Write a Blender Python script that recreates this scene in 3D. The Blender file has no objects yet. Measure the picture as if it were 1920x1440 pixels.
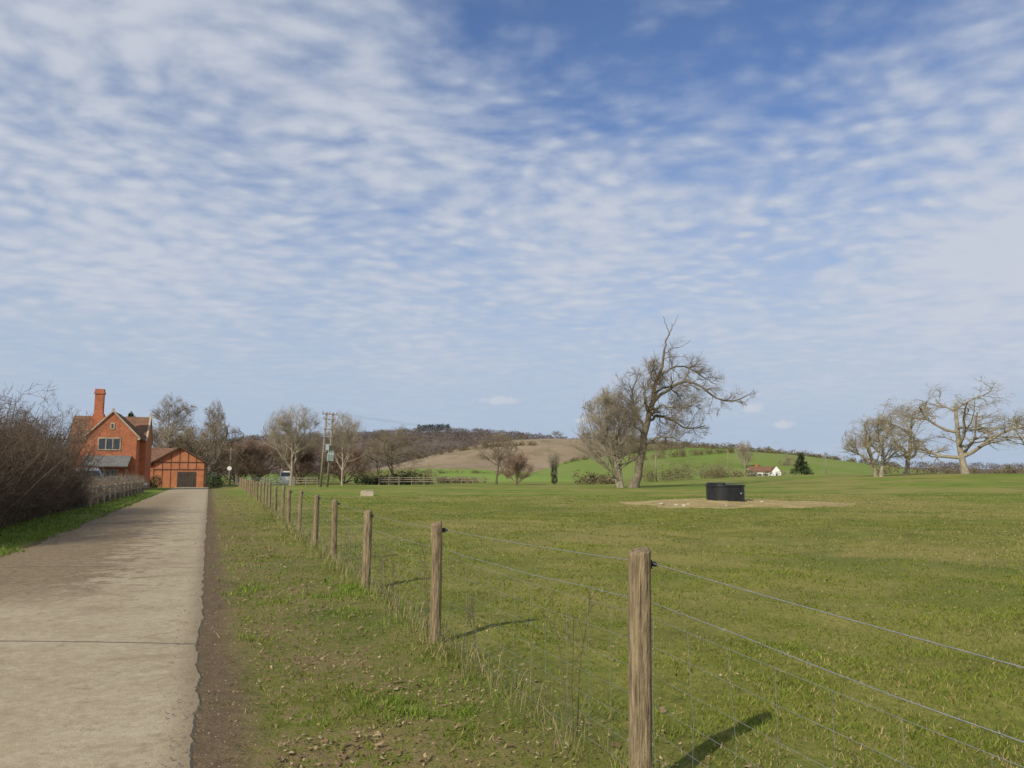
import bpy, math, random
import numpy as np
from mathutils import Vector, noise as mnoise
random.seed(7); rng=np.random.default_rng(11)
scene=bpy.context.scene
COL=scene.collection
scene.view_settings.view_transform='Standard'
scene.view_settings.look='None'; scene.view_settings.exposure=0

# ---------------------------------------------------------------- node helpers
def nd(nt,typ,ins=None,**props):
    n=nt.nodes.new(typ)
    for k,v in props.items(): setattr(n,k,v)
    for k,v in (ins or {}).items():
        s=n.inputs[k]
        if isinstance(v,bpy.types.NodeSocket): nt.links.new(v,s)
        else: s.default_value=v
    return n
def M(nt,op,a,b=0.0,c=None,clamp=False):
    ins={0:a,1:b}
    if c is not None: ins[2]=c
    n=nd(nt,'ShaderNodeMath',ins,operation=op); n.use_clamp=clamp
    return n.outputs[0]
def SS(nt,v,a,b,lo=0.0,hi=1.0):
    return nd(nt,'ShaderNodeMapRange',{0:v,1:a,2:b,3:lo,4:hi},interpolation_type='SMOOTHSTEP').outputs[0]
def MIX(nt,f,a,b,bt='MIX'):
    n=nd(nt,'ShaderNodeMix',{},data_type='RGBA',blend_type=bt)
    for i,v in ((0,f),(6,a),(7,b)):
        if isinstance(v,bpy.types.NodeSocket): nt.links.new(v,n.inputs[i])
        else: n.inputs[i].default_value=v if i==0 else (tuple(v)+(1,))[:4]
    return n.outputs[2]
def RAMP(nt,f,stops):
    n=nd(nt,'ShaderNodeValToRGB',{0:f}); cr=n.color_ramp
    while len(cr.elements)<len(stops): cr.elements.new(0.5)
    for e,(p,c) in zip(cr.elements,stops): e.position=p; e.color=tuple(c)+(1,)
    return n.outputs[0]
def NOISE(nt,vec,scale,detail=3,rough=.55,dist=0.0):
    return nd(nt,'ShaderNodeTexNoise',{'Vector':vec,'Scale':scale,'Detail':detail,'Roughness':rough,'Distortion':dist}).outputs[0]
def newmat(name):
    m=bpy.data.materials.new(name); m.use_nodes=True
    nt=m.node_tree; b=nt.nodes['Principled BSDF']
    b.inputs['Specular IOR Level'].default_value=0.25
    return m,nt,b
def simple(name,c1,c2,scale=4,rough=.85,bump=0.0,metal=0,coord='Object',spec=.25,stretch=None):
    m,nt,b=newmat(name)
    v=nd(nt,'ShaderNodeTexCoord').outputs[coord]
    if stretch:
        v=nd(nt,'ShaderNodeMapping',{0:v,3:stretch}).outputs[0]
    f=NOISE(nt,v,scale,5,.6)
    nt.links.new(RAMP(nt,f,[(.3,c1),(.7,c2)]),b.inputs['Base Color'])
    b.inputs['Roughness'].default_value=rough; b.inputs['Metallic'].default_value=metal
    b.inputs['Specular IOR Level'].default_value=spec
    if bump:
        bn=nd(nt,'ShaderNodeBump',{'Height':f,'Strength':bump,'Distance':.05})
        nt.links.new(bn.outputs[0],b.inputs['Normal'])
    return m

# ---------------------------------------------------------------- object helpers
def mkmesh(name,V,F,mat,smooth=False):
    me=bpy.data.meshes.new(name)
    if isinstance(F,np.ndarray):
        V=np.asarray(V,dtype=np.float32).reshape(-1,3); k=F.shape[1]
        me.vertices.add(len(V)); me.vertices.foreach_set('co',V.ravel())
        me.loops.add(F.size); me.loops.foreach_set('vertex_index',F.astype(np.int32).ravel())
        me.polygons.add(len(F)); me.polygons.foreach_set('loop_start',np.arange(0,F.size,k,dtype=np.int32))
        me.update(calc_edges=True)
    else:
        me.from_pydata([tuple(v) for v in V],[],F); me.update()
    if smooth: me.polygons.foreach_set('use_smooth',[True]*len(me.polygons))
    if mat: me.materials.append(mat)
    return me
def addobj(name,me,parent=None,loc=(0,0,0),rot=(0,0,0),scale=(1,1,1)):
    o=bpy.data.objects.new(name,me); COL.objects.link(o)
    o.location=loc; o.rotation_euler=rot; o.scale=scale
    if parent: o.parent=parent
    return o
def top(o,label=None,cat=None,group=None,kind=None):
    if label: o['label']=label
    if cat: o['category']=cat
    if group: o['group']=group
    if kind: o['kind']=kind
    return o
def empty(name,loc,rotz=0,label=None,cat=None,group=None):
    o=addobj(name,None,loc=loc,rot=(0,0,rotz)); o.empty_display_size=.3
    return top(o,label,cat,group)
class Geo:
    def __init__(s): s.V=[]; s.F=[]
    def add(s,V,F):
        o=len(s.V); s.V+= [tuple(v) for v in V]; s.F+=[tuple(i+o for i in f) for f in F]; return s
    def box(s,x0,x1,y0,y1,z0,z1):
        return s.add([(x0,y0,z0),(x1,y0,z0),(x1,y1,z0),(x0,y1,z0),(x0,y0,z1),(x1,y0,z1),(x1,y1,z1),(x0,y1,z1)],
          [(0,3,2,1),(4,5,6,7),(0,1,5,4),(1,2,6,5),(2,3,7,6),(3,0,4,7)])
    def beam(s,a,b,w,d):
        a=Vector(a); b=Vector(b); t=(b-a).normalized()
        up=Vector((0,1,0)) if abs(t.y)<.9 else Vector((0,0,1))
        n=t.cross(up).normalized()*(w/2); m=t.cross(n).normalized()*(d/2)
        c=[a-n-m,a+n-m,a+n+m,a-n+m,b-n-m,b+n-m,b+n+m,b-n+m]
        return s.add(c,[(0,3,2,1),(4,5,6,7),(0,1,5,4),(1,2,6,5),(2,3,7,6),(3,0,4,7)])
    def prism(s,poly,y0,y1):
        n=len(poly); V=[(x,y0,z) for x,z in poly]+[(x,y1,z) for x,z in poly]
        F=[tuple(range(n)),tuple(range(2*n-1,n-1,-1))]+[(i,i+n,(i+1)%n+n,(i+1)%n) for i in range(n)]
        return s.add(V,F)
    def prismx(s,poly,x0,x1):
        n=len(poly); V=[(x0,y,z) for y,z in poly]+[(x1,y,z) for y,z in poly]
        F=[tuple(range(n-1,-1,-1)),tuple(range(n,2*n))]+[(i,(i+1)%n,(i+1)%n+n,i+n) for i in range(n)]
        return s.add(V,F)
    def prismz(s,poly,z0,z1):
        n=len(poly); V=[(x,y,z0) for x,y in poly]+[(x,y,z1) for x,y in poly]
        F=[tuple(range(n-1,-1,-1)),tuple(range(n,2*n))]+[(i,(i+1)%n,(i+1)%n+n,i+n) for i in range(n)]
        return s.add(V,F)
    def cyl(s,a,b,r0,r1,n=10):
        a=Vector(a); b=Vector(b); t=(b-a).normalized()
        u=t.orthogonal().normalized(); w=t.cross(u)
        V=[a+(u*math.cos(2*math.pi*i/n)+w*math.sin(2*math.pi*i/n))*r0 for i in range(n)]
        V+=[b+(u*math.cos(2*math.pi*i/n)+w*math.sin(2*math.pi*i/n))*r1 for i in range(n)]
        F=[tuple(range(n-1,-1,-1)),tuple(range(n,2*n))]+[(i,(i+1)%n,(i+1)%n+n,i+n) for i in range(n)]
        return s.add(V,F)
    def mesh(s,name,mat,smooth=False,bevel=0): 
        me=mkmesh(name,s.V,s.F,mat,smooth)
        import bmesh
        bm=bmesh.new(); bm.from_mesh(me); bmesh.ops.recalc_face_normals(bm,faces=bm.faces)
        if bevel: bmesh.ops.bevel(bm,geom=list(bm.edges),offset=bevel,segments=2,affect='EDGES',profile=.5)
        bm.to_mesh(me); bm.free(); return me
def sst(a,b,x):
    t=np.clip((x-a)/(b-a),0,1); return t*t*(3-2*t)

def tubes(groups):
    """groups: list of (P[B,n,3],R[B,n],sides) -> V,F"""
    Vs=[];Fs=[];off=0
    for P,R,k in groups:
        B,n,_=P.shape
        if B==0: continue
        T=np.gradient(P,axis=1); T/=np.linalg.norm(T,axis=2,keepdims=True)+1e-9
        ref=np.where(np.abs(T[:,:1,2:3])>.8,np.array([1.,0,0]),np.array([0,0,1.]))
        ref=np.broadcast_to(ref,P.shape)
        U=np.cross(T,ref); U/=np.linalg.norm(U,axis=2,keepdims=True)+1e-9
        W=np.cross(T,U)
        a=np.arange(k)*2*np.pi/k
        V=P[:,:,None,:]+R[:,:,None,None]*(np.cos(a)[None,None,:,None]*U[:,:,None,:]+np.sin(a)[None,None,:,None]*W[:,:,None,:])
        Vs.append(V.reshape(-1,3))
        idx=np.arange(B*n*k).reshape(B,n,k)+off
        q=np.stack([idx[:,:-1,:],np.roll(idx,-1,2)[:,:-1,:],np.roll(idx,-1,2)[:,1:,:],idx[:,1:,:]],axis=-1)
        Fs.append(q.reshape(-1,4)); off+=B*n*k
    return np.concatenate(Vs),np.concatenate(Fs)

def walk(P0,D,L,r,n,wander,up,taper=.3):
    B=len(P0); P=np.zeros((B,n,3)); P[:,0]=P0; d=D.copy()
    for j in range(1,n):
        P[:,j]=P[:,j-1]+d*(L/(n-1))[:,None]
        d=d+rng.normal(0,wander,(B,3)); d[:,2]+=up
        d/=np.linalg.norm(d,axis=1,keepdims=True)
    R=r[:,None]*np.linspace(1,taper,n)[None,:]
    return P,R
def kids(P,R,L,k,ang,lr,rr,n,wander,up,tmin=.25,up0=0.0,rmin=.01,spread=False):
    B,m,_=P.shape; idx=np.repeat(np.arange(B),k); N=len(idx)
    t=rng.uniform(tmin,1,N); s=t*(m-1); i0=np.minimum(s.astype(int),m-2); f=(s-i0)[:,None]
    p=P[idx,i0]*(1-f)+P[idx,i0+1]*f
    T=P[idx,i0+1]-P[idx,i0]; T/=np.linalg.norm(T,axis=1,keepdims=True)+1e-9
    if spread:
        az=np.tile(np.arange(k)*2.399963,B)+rng.normal(0,.3,N); v=np.stack([np.cos(az),np.sin(az),np.zeros(N)],1)
        q=v-T*(v*T).sum(1,keepdims=True)
    else: q=np.cross(T,rng.normal(size=(N,3)))
    q/=np.linalg.norm(q,axis=1,keepdims=True)+1e-9
    a=np.radians(rng.normal(ang,ang*.22,N))[:,None]
    d=np.cos(a)*T+np.sin(a)*q; d[:,2]+=up0; d/=np.linalg.norm(d,axis=1,keepdims=True)
    l=L[idx]*lr*(1.15-.6*t)*rng.uniform(.6,1.25,N)
    rp=R[idx,i0]*(1-f[:,0])+R[idx,i0+1]*f[:,0]
    r=np.maximum(rp*rr,rmin)
    P2,R2=walk(p,d,l,r,n,wander,up)
    return P2,np.maximum(R2,rmin*.5),l

def treemesh(kind,H,Wd,seed,mt,mc,trunk_r=.35,fork=.25,counts=(9,8,8,8),wander=.16,up=.07,ang=42,rmin=.014,stems=1,zc=.5,lead=.6,lump_a=1.0,shift=0.0,limb_r=.6):
    """open fan crown; the outermost twigs are trimmed to a lumpy ellipsoid envelope"""
    global rng
    rng=np.random.default_rng(seed)
    sP=np.zeros((stems,3)); sD=np.tile([0,0,1.],(stems,1))+rng.normal(0,.04 if stems==1 else .28,(stems,3)); sD[:,2]=1
    if stems>1: sP[:,:2]=rng.normal(0,trunk_r*.8,(stems,2))
    sD/=np.linalg.norm(sD,axis=1,keepdims=True)
    L0=np.full(stems,H*lead)*rng.uniform(.9,1.1,stems)
    P,R=walk(sP,sD,L0,np.full(stems,trunk_r),8,.06,.04,.35)
    R[:,0]*=1.35
    P1,R1,L1=kids(P,R,L0,counts[0],ang,.82,limb_r,8,wander,up,fork,.0,.05,spread=True)
    P2,R2,L2=kids(P1,R1,L1,counts[1],ang*.95,.62,.6,6,wander,up*.7,.18,.10,.03)
    P3,R3,L3=kids(P2,R2,L2,counts[2],ang,.62,.6,5,wander,up*.5,.15,.08,rmin*1.3)
    P4,R4,L4=kids(P3,R3,L3,counts[3],ang,.72,.6,4,wander,up*.3,.1,.05,rmin)
    allp=P4[:,-1]
    zt=np.percentile(allp[:,2],95); cx=allp[:,:2].mean(axis=0)
    ux=allp[:,0]-cx[0]; uy=allp[:,1]-cx[1]
    wx=np.percentile(np.abs(ux),93)*2; wy=np.percentile(np.abs(uy),93)*2
    ph=rng.uniform(0,6.28,4); zk=zc*H
    def norm(p):
        q=p.copy(); w=np.clip(q[...,2]/(zt*.6),0,1)
        q[...,0]-=cx[0]*w; q[...,1]-=cx[1]*w
        q[...,0]*=Wd/wx; q[...,1]*=Wd/wy; q[...,2]*=H/zt; return q
    def rho(q):
        hx=np.hypot(q[...,0],q[...,1])/(Wd/2); vz=np.where(q[...,2]>zk,(q[...,2]-zk)/(H-zk),(zk-q[...,2])/(zk*.95))
        az=np.arctan2(q[...,1],q[...,0]); lump=1+lump_a*(.09*np.sin(3*az+ph[0]+vz*2)+.07*np.sin(5*az+ph[1]-vz*3)+.06*np.sin(8*az+ph[2]+vz*6))
        return np.sqrt(hx**2+vz**2)/lump
    def pull(q):
        rh=rho(q); rn=np.where(rh>.9,.9+.2*np.tanh((rh-.9)/.3),rh); f=rn/np.maximum(rh,1e-6); up_=q[...,2]>zk
        o=q.copy(); o[...,0]=np.where(up_,q[...,0]*f,q[...,0]); o[...,1]=np.where(up_,q[...,1]*f,q[...,1]); o[...,2]=np.where(up_,zk+(q[...,2]-zk)*f,q[...,2])
        o[...,0]+=shift*np.clip(o[...,2]/(.5*H),0,1); return o
    g=[]
    for (p,r_,k) in [(P,R,8),(P1,R1,6),(P2,R2,4),(P3,R3,3),(P4,R4,3)]:
        q=norm(p)
        if k==3:
            keep=rho(q[:,-1])<1.10+.12*rng.normal(size=len(q)); q=q[keep]; r_=r_[keep]
        g.append((pull(q),r_,k))
    V,F=tubes(g[:3]); t=mkmesh(kind+'_trunk',V,F,mt,True)
    V,F=tubes(g[3:]); c=mkmesh(kind+'_crown',V,F,mc)
    return t,c
def place_tree(tc,loc,label,cat='tree',group=None,rotz=0,s=(1,1,1),name='bare_tree'):
    e=empty(name,(loc[0],loc[1],loc[2]-.15),rotz,label,cat,group); e.scale=s
    addobj('trunk',tc[0],e); addobj('crown',tc[1],e)
    return e
def leafmass(C,Rd,npc,size,seed=1,shell=.55,flat=1.0):
    r=np.random.default_rng(seed); C=np.asarray(C,float); Rd=np.asarray(Rd,float)
    B=len(C); N=B*npc
    d=r.normal(size=(N,3)); d/=np.linalg.norm(d,axis=1,keepdims=True)
    rad=r.uniform(shell**3,1,N)**(1/3)
    p=np.repeat(C,npc,0)+d*rad[:,None]*np.repeat(Rd,npc,0)
    s=(size if np.isscalar(size) else np.repeat(size,npc))*r.uniform(.5,1.3,N)
    tri=p[:,None,:]+r.normal(size=(N,3,3))*s[:,None,None]*np.array([1,1,flat])
    return tri.reshape(-1,3),np.arange(N*3).reshape(-1,3)

# ---------------------------------------------------------------- terrain
def rr_(y): return -.03-.381*y       # right road edge x
def rl_(y): return -3.9-.385*y       # left road edge x
def gz(x,y):
    x=np.asarray(x,float); y=np.asarray(y,float)
    z=1.75*sst(12,68,x)*sst(35,112,y)*(1-sst(150,240,y))
    d=x-rr_(y)
    m=sst(.35,1.6,d)*(1-sst(60,120,y))
    z=z+m*(.035*np.sin(x*1.7+y*.6)*np.sin(y*1.3-.5*x)+.03*np.sin(x*.53+1)*np.sin(y*.41)+.012*np.sin(x*4.1+y*3.3)+.03)
    dl=rl_(y)-x
    z=z+.10*sst(.2,1.5,dl)*(1-sst(60,120,y))
    return z
def gzf(x,y): return float(gz(x,y))

# ---------------------------------------------------------------- materials
def ground_mat(name):
    m,nt,b=newmat(name)
    pos=nd(nt,'ShaderNodeNewGeometry').outputs['Position']
    sep=nd(nt,'ShaderNodeSeparateXYZ',{0:pos}); x,y=sep.outputs[0],sep.outputs[1]
    nL=NOISE(nt,pos,.07,4); nM=NOISE(nt,pos,.8,4,.6); nS=NOISE(nt,pos,9,5,.7); nF=NOISE(nt,pos,45,3,.7); nB=NOISE(nt,pos,.22,4,.6,.5)
    f=M(nt,'ADD',M(nt,'MULTIPLY',nM,.5),M(nt,'MULTIPLY',nS,.5))
    grass=RAMP(nt,f,[(.34,(.078,.088,.017)),(.48,(.142,.155,.030)),(.6,(.220,.210,.052)),(.74,(.32,.265,.105))])
    nearmix=SS(nt,y,25.,75.)
    farg=RAMP(nt,f,[(.3,(.105,.152,.022)),(.5,(.150,.200,.034)),(.7,(.22,.238,.058))])
    grass=MIX(nt,nearmix,grass,farg)
    grass=MIX(nt,M(nt,'MULTIPLY',SS(nt,nL,.42,.60),.7),grass,(.265,.220,.078))
    grass=MIX(nt,M(nt,'MULTIPLY',SS(nt,nB,.50,.64),.6),grass,(.080,.122,.021))
    dn=M(nt,'MULTIPLY',M(nt,'SUBTRACT',nS,.5),.55)
    dn2=M(nt,'MULTIPLY',M(nt,'SUBTRACT',nM,.5),.8)
    d=M(nt,'ADD',M(nt,'ADD',x,M(nt,'MULTIPLY',y,.381)),.03)
    dd=M(nt,'ADD',M(nt,'ADD',d,dn),dn2)
    dirt=RAMP(nt,M(nt,'ADD',M(nt,'MULTIPLY',nS,.5),M(nt,'MULTIPLY',nF,.5)),[(.3,(.085,.060,.034)),(.5,(.135,.097,.057)),(.7,(.20,.15,.095))])
    litter=M(nt,'MULTIPLY',SS(nt,M(nt,'ADD',M(nt,'MULTIPLY',nS,.6),M(nt,'MULTIPLY',nM,.4)),.42,.56),SS(nt,dd,3.4,.6))
    col=MIX(nt,M(nt,'MULTIPLY',litter,.85),grass,(.175,.125,.068))
    col=MIX(nt,SS(nt,dd,.50,.16),col,dirt)
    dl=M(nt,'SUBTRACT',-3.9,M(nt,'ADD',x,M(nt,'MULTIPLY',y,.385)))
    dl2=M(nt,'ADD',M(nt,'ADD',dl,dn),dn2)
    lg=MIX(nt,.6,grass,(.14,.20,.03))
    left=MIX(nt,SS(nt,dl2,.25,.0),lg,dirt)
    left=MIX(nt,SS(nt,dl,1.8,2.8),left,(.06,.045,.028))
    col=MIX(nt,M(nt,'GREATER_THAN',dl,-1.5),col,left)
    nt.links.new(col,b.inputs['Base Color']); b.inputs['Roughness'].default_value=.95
    b.inputs['Specular IOR Level'].default_value=.1
    h=M(nt,'ADD',M(nt,'MULTIPLY',nS,1.0),M(nt,'MULTIPLY',nF,.5))
    bn=nd(nt,'ShaderNodeBump',{'Height':h,'Strength':.6,'Distance':.05})
    nt.links.new(bn.outputs[0],b.inputs['Normal'])
    return m
MG=ground_mat('field_grass')

def road_mat():
    m,nt,b=newmat('concrete_road')
    pos=nd(nt,'ShaderNodeNewGeometry').outputs['Position']
    sep=nd(nt,'ShaderNodeSeparateXYZ',{0:pos}); x,y=sep.outputs[0],sep.outputs[1]
    n1=NOISE(nt,pos,.7,4,.6); n2=NOISE(nt,pos,12,6,.75); n3=NOISE(nt,pos,90,3,.7); n4=NOISE(nt,pos,2.2,6,.75,.3); n5=NOISE(nt,pos,28,4,.8); n6=NOISE(nt,pos,.9,6,.75,.4)
    f=M(nt,'ADD',M(nt,'MULTIPLY',n1,.25),M(nt,'ADD',M(nt,'MULTIPLY',n2,.40),M(nt,'MULTIPLY',n3,.35)))
    c=RAMP(nt,f,[(.38,(.255,.205,.128)),(.5,(.360,.298,.195)),(.60,(.450,.385,.270))])
    c=MIX(nt,M(nt,'MULTIPLY',SS(nt,n4,.60,.68),.40),c,(.52,.46,.345))
    c=MIX(nt,M(nt,'MULTIPLY',SS(nt,n4,.43,.34),.5),c,(.20,.152,.090))
    c=MIX(nt,M(nt,'MULTIPLY',SS(nt,n5,.40,.33),.7),c,(.15,.112,.068))
    c=MIX(nt,M(nt,'MULTIPLY',SS(nt,n6,.53,.64),.45),c,(.23,.178,.110))
    d=M(nt,'ADD',M(nt,'ADD',x,M(nt,'MULTIPLY',y,.381)),.03)
    dr=M(nt,'ADD',d,M(nt,'MULTIPLY',M(nt,'SUBTRACT',n2,.5),.5))
    c=MIX(nt,M(nt,'MULTIPLY',SS(nt,dr,-.22,.03),.7),c,(.19,.14,.085))
    dl=M(nt,'ADD',M(nt,'ADD',x,M(nt,'MULTIPLY',y,.385)),3.9)
    zone=M(nt,'MULTIPLY',SS(nt,y,8.5,12.),SS(nt,y,95.,35.))
    edge=M(nt,'ADD',M(nt,'MULTIPLY',SS(nt,dl,4.4,.2),1.0),M(nt,'MULTIPLY',M(nt,'SUBTRACT',n4,.5),2.4))
    dm=M(nt,'MULTIPLY',zone,SS(nt,edge,.2,.65))
    dirt=RAMP(nt,M(nt,'ADD',M(nt,'MULTIPLY',n2,.5),M(nt,'MULTIPLY',n3,.5)),[(.36,(.10,.07,.038)),(.5,(.21,.153,.088)),(.62,(.38,.30,.195))])
    c=MIX(nt,M(nt,'MULTIPLY',dm,.9),c,dirt)
    yy=M(nt,'ADD',M(nt,'ADD',y,M(nt,'MULTIPLY',M(nt,'SUBTRACT',n2,.5),.05)),-7.68)
    w=M(nt,'ABSOLUTE',M(nt,'SUBTRACT',M(nt,'MODULO',M(nt,'ADD',yy,61+3.05),6.1),3.05))
    jm=SS(nt,w,.026,.012)
    c=MIX(nt,M(nt,'MULTIPLY',jm,.75),c,(.08,.06,.045))
    nt.links.new(c,b.inputs['Base Color']); b.inputs['Roughness'].default_value=.9
    h=M(nt,'SUBTRACT',M(nt,'ADD',M(nt,'MULTIPLY',n2,.4),M(nt,'MULTIPLY',n3,.25)),M(nt,'MULTIPLY',jm,.6))
    h=M(nt,'ADD',h,M(nt,'MULTIPLY',M(nt,'MULTIPLY',dm,n3),.8))
    bn=nd(nt,'ShaderNodeBump',{'Height':h,'Strength':.7,'Distance':.025})
    nt.links.new(bn.outputs[0],b.inputs['Normal'])
    return m
def brick_mat(name,c1,c2,mortar,bw=.22,bh=.075,rough=.9):
    m,nt,b=newmat(name)
    co=nd(nt,'ShaderNodeTexCoord').outputs['Object']; s=nd(nt,'ShaderNodeSeparateXYZ',{0:co})
    v=nd(nt,'ShaderNodeCombineXYZ',{0:M(nt,'ADD',s.outputs[0],s.outputs[1]),1:s.outputs[2]}).outputs[0]
    br=nd(nt,'ShaderNodeTexBrick',{'Vector':v,'Color1':c1+(1,),'Color2':c2+(1,),'Mortar':mortar+(1,),'Scale':1.0,'Mortar Size':.008,'Brick Width':bw,'Row Height':bh})
    n=NOISE(nt,co,1.2,5,.7)
    c=MIX(nt,SS(nt,n,.4,.75),br.outputs[0],(.70,.66,.62),'MULTIPLY')
    nt.links.new(c,b.inputs['Base Color']); b.inputs['Roughness'].default_value=rough
    bn=nd(nt,'ShaderNodeBump',{'Height':M(nt,'SUBTRACT',n,br.outputs[1]),'Strength':.4,'Distance':.03}); nt.links.new(bn.outputs[0],b.inputs['Normal'])
    return m
MR=road_mat()
MBRICK=brick_mat('red_brick',(.56,.165,.068),(.45,.125,.055),(.38,.22,.14))
MBRICK2=brick_mat('orange_brick',(.60,.20,.085),(.50,.16,.07),(.42,.24,.14))
MTILE=brick_mat('clay_tiles',(.25,.135,.085),(.18,.10,.065),(.08,.045,.03),.3,.16)
MSLATE=brick_mat('slate',(.19,.19,.185),(.15,.152,.15),(.06,.06,.06),.3,.2)
MSTONE=simple('pale_stone',(.34,.28,.20),(.50,.43,.32),3,.9,.2)
MBLACKW=simple('black_timber',(.055,.038,.028),(.10,.07,.052),6,.7)
MGLASS=simple('window_glass',(.02,.025,.03),(.05,.06,.07),2,.12,spec=.8)
MWOOD=simple('weathered_wood',(.11,.080,.046),(.40,.31,.185),14,.9,.8,stretch=(4,4,.5))
MPOLE=simple('pole_wood',(.17,.14,.105),(.30,.25,.19),8,.9,.2,stretch=(3,3,.3))
MGALV=simple('galvanised_wire',(.28,.29,.29),(.46,.47,.47),20,.45,metal=.6)
MBLK=simple('black_plastic',(.008,.009,.010),(.02,.022,.024),5,.42,spec=.5)
MWHITE=simple('white_paint',(.68,.68,.66),(.82,.82,.80),2,.6)
MGREYM=simple('grey_metal',(.25,.27,.28),(.38,.40,.41),5,.5,metal=.3)
MTRAN=simple('transformer_paint',(.30,.36,.34),(.42,.48,.46),5,.5)
MBARK=simple('bark_brown',(.095,.08,.055),(.23,.19,.135),3,.95,.3)
MBARKP=simple('bark_pale',(.17,.145,.10),(.36,.315,.235),2.5,.95,.3)
MBARKD=simple('bark_dark',(.06,.05,.036),(.15,.12,.09),3,.95,.3)
def twigmat(n,a,b_): return simple(n,a,b_,1.2,.9)
MTWB=twigmat('twig_brown',(.18,.14,.09),(.30,.24,.165))
MTWG=twigmat('twig_straw',(.22,.18,.11),(.36,.305,.195))
MTWP=twigmat('twig_purple',(.20,.135,.10),(.32,.225,.165))
MTWR=twigmat('twig_grey',(.27,.225,.165),(.40,.34,.255))
MHEDGE=twigmat('hedge_twigs',(.070,.050,.036),(.22,.160,.110))
MLOWH=twigmat('clipped_hedge',(.10,.08,.058),(.25,.205,.15))
MEVER=simple('evergreen_leaf',(.022,.036,.014),(.06,.08,.03),1.5,.7)
MIVY=simple('ivy_leaf',(.035,.040,.020),(.08,.085,.04),1.5,.6)
MOLIVE=simple('olive_scrub',(.12,.10,.055),(.22,.18,.10),.3,.95)
MRUSS=simple('russet_scrub',(.13,.088,.06),(.22,.155,.11),.3,.95)
MWOODS=simple('far_woods_hazed',(.105,.088,.082),(.155,.128,.115),.02,1.0)  # greyed, low-contrast brown: aerial haze is painted into the colour
MWOODSD=simple('far_pines_hazed',(.045,.062,.058),(.07,.09,.08),.05,1.0)  # paler, bluer green with distance haze put into the colour
MROCK=simple('chalk_stone',(.34,.31,.24),(.55,.51,.43),6,.9,.3)
MRED=simple('red_paint',(.35,.10,.09),(.42,.13,.11),3,.5)
def sand_mat():
    m,nt,b=newmat('bare_soil'); pos=nd(nt,'ShaderNodeNewGeometry').outputs['Position']
    n1=NOISE(nt,pos,.9,5,.7); n2=NOISE(nt,pos,7,5,.7)
    f=M(nt,'ADD',M(nt,'MULTIPLY',n1,.5),M(nt,'MULTIPLY',n2,.5))
    c=RAMP(nt,f,[(.32,(.20,.145,.062)),(.5,(.33,.255,.115)),(.66,(.46,.375,.19))])
    c=MIX(nt,M(nt,'MULTIPLY',SS(nt,NOISE(nt,pos,1.6,5,.7),.56,.64),.7),c,(.15,.165,.035))
    nt.links.new(c,b.inputs['Base Color']); b.inputs['Roughness'].default_value=.95
    bn=nd(nt,'ShaderNodeBump',{'Height':n2,'Strength':.9,'Distance':.08}); nt.links.new(bn.outputs[0],b.inputs['Normal'])
    return m
MSAND=sand_mat()

# ---------------------------------------------------------------- ground sheet
xs=np.unique(np.concatenate([np.linspace(-60,90,420),-60-np.geomspace(2,3500,40),90+np.geomspace(2,3500,40)]))
ys=np.unique(np.concatenate([np.linspace(-12,30,240),np.linspace(30,130,140),130+np.geomspace(2,5000,60),-12-np.geomspace(2,300,10)]))
X,Y=np.meshgrid(xs,ys); Z=gz(X,Y)
nx,ny=len(xs),len(ys)
V=np.stack([X.ravel(),Y.ravel(),Z.ravel()],1)
I=np.arange(nx*ny).reshape(ny,nx)
F=np.stack([I[:-1,:-1],I[:-1,1:],I[1:,1:],I[1:,:-1]],-1).reshape(-1,4)
top(addobj('ground',mkmesh('ground',V,F,MG,True)),kind='structure')

# ---------------------------------------------------------------- road slab
def fn(v,s=1.0,o=0.0): return mnoise.noise(Vector((v*s,o,3.1)))
yr=np.concatenate([np.arange(-8,14,.05),np.arange(14,40,.2),np.arange(40,101,1.0)])
V=[];F=[]
K=9
for i,y in enumerate(yr):
    rag=.055*fn(y,.6)+.030*fn(y,2.7,5)+.018*fn(y,11,9)+.010*fn(y,31,4)
    ragl=.25*fn(y,.35,7)+.10*fn(y,1.7,2)+.04*fn(y,9,1)
    a=rl_(y)+ragl; bx=rr_(y)+rag
    V.append((a-.02,y,-.05))
    for k in range(K):
        t=k/(K-1); V.append((a+(bx-a)*t,y,.014+.026*math.sin(math.pi*t)-(.008 if k==0 else 0)))
    V.append((bx+.025,y,-.006))
W=K+2
for i in range(len(yr)-1):
    for k in range(W-1):
        F.append((i*W+k,i*W+k+1,(i+1)*W+k+1,(i+1)*W+k))
top(addobj('road',mkmesh('road',V,F,MR)),kind='structure')

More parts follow.
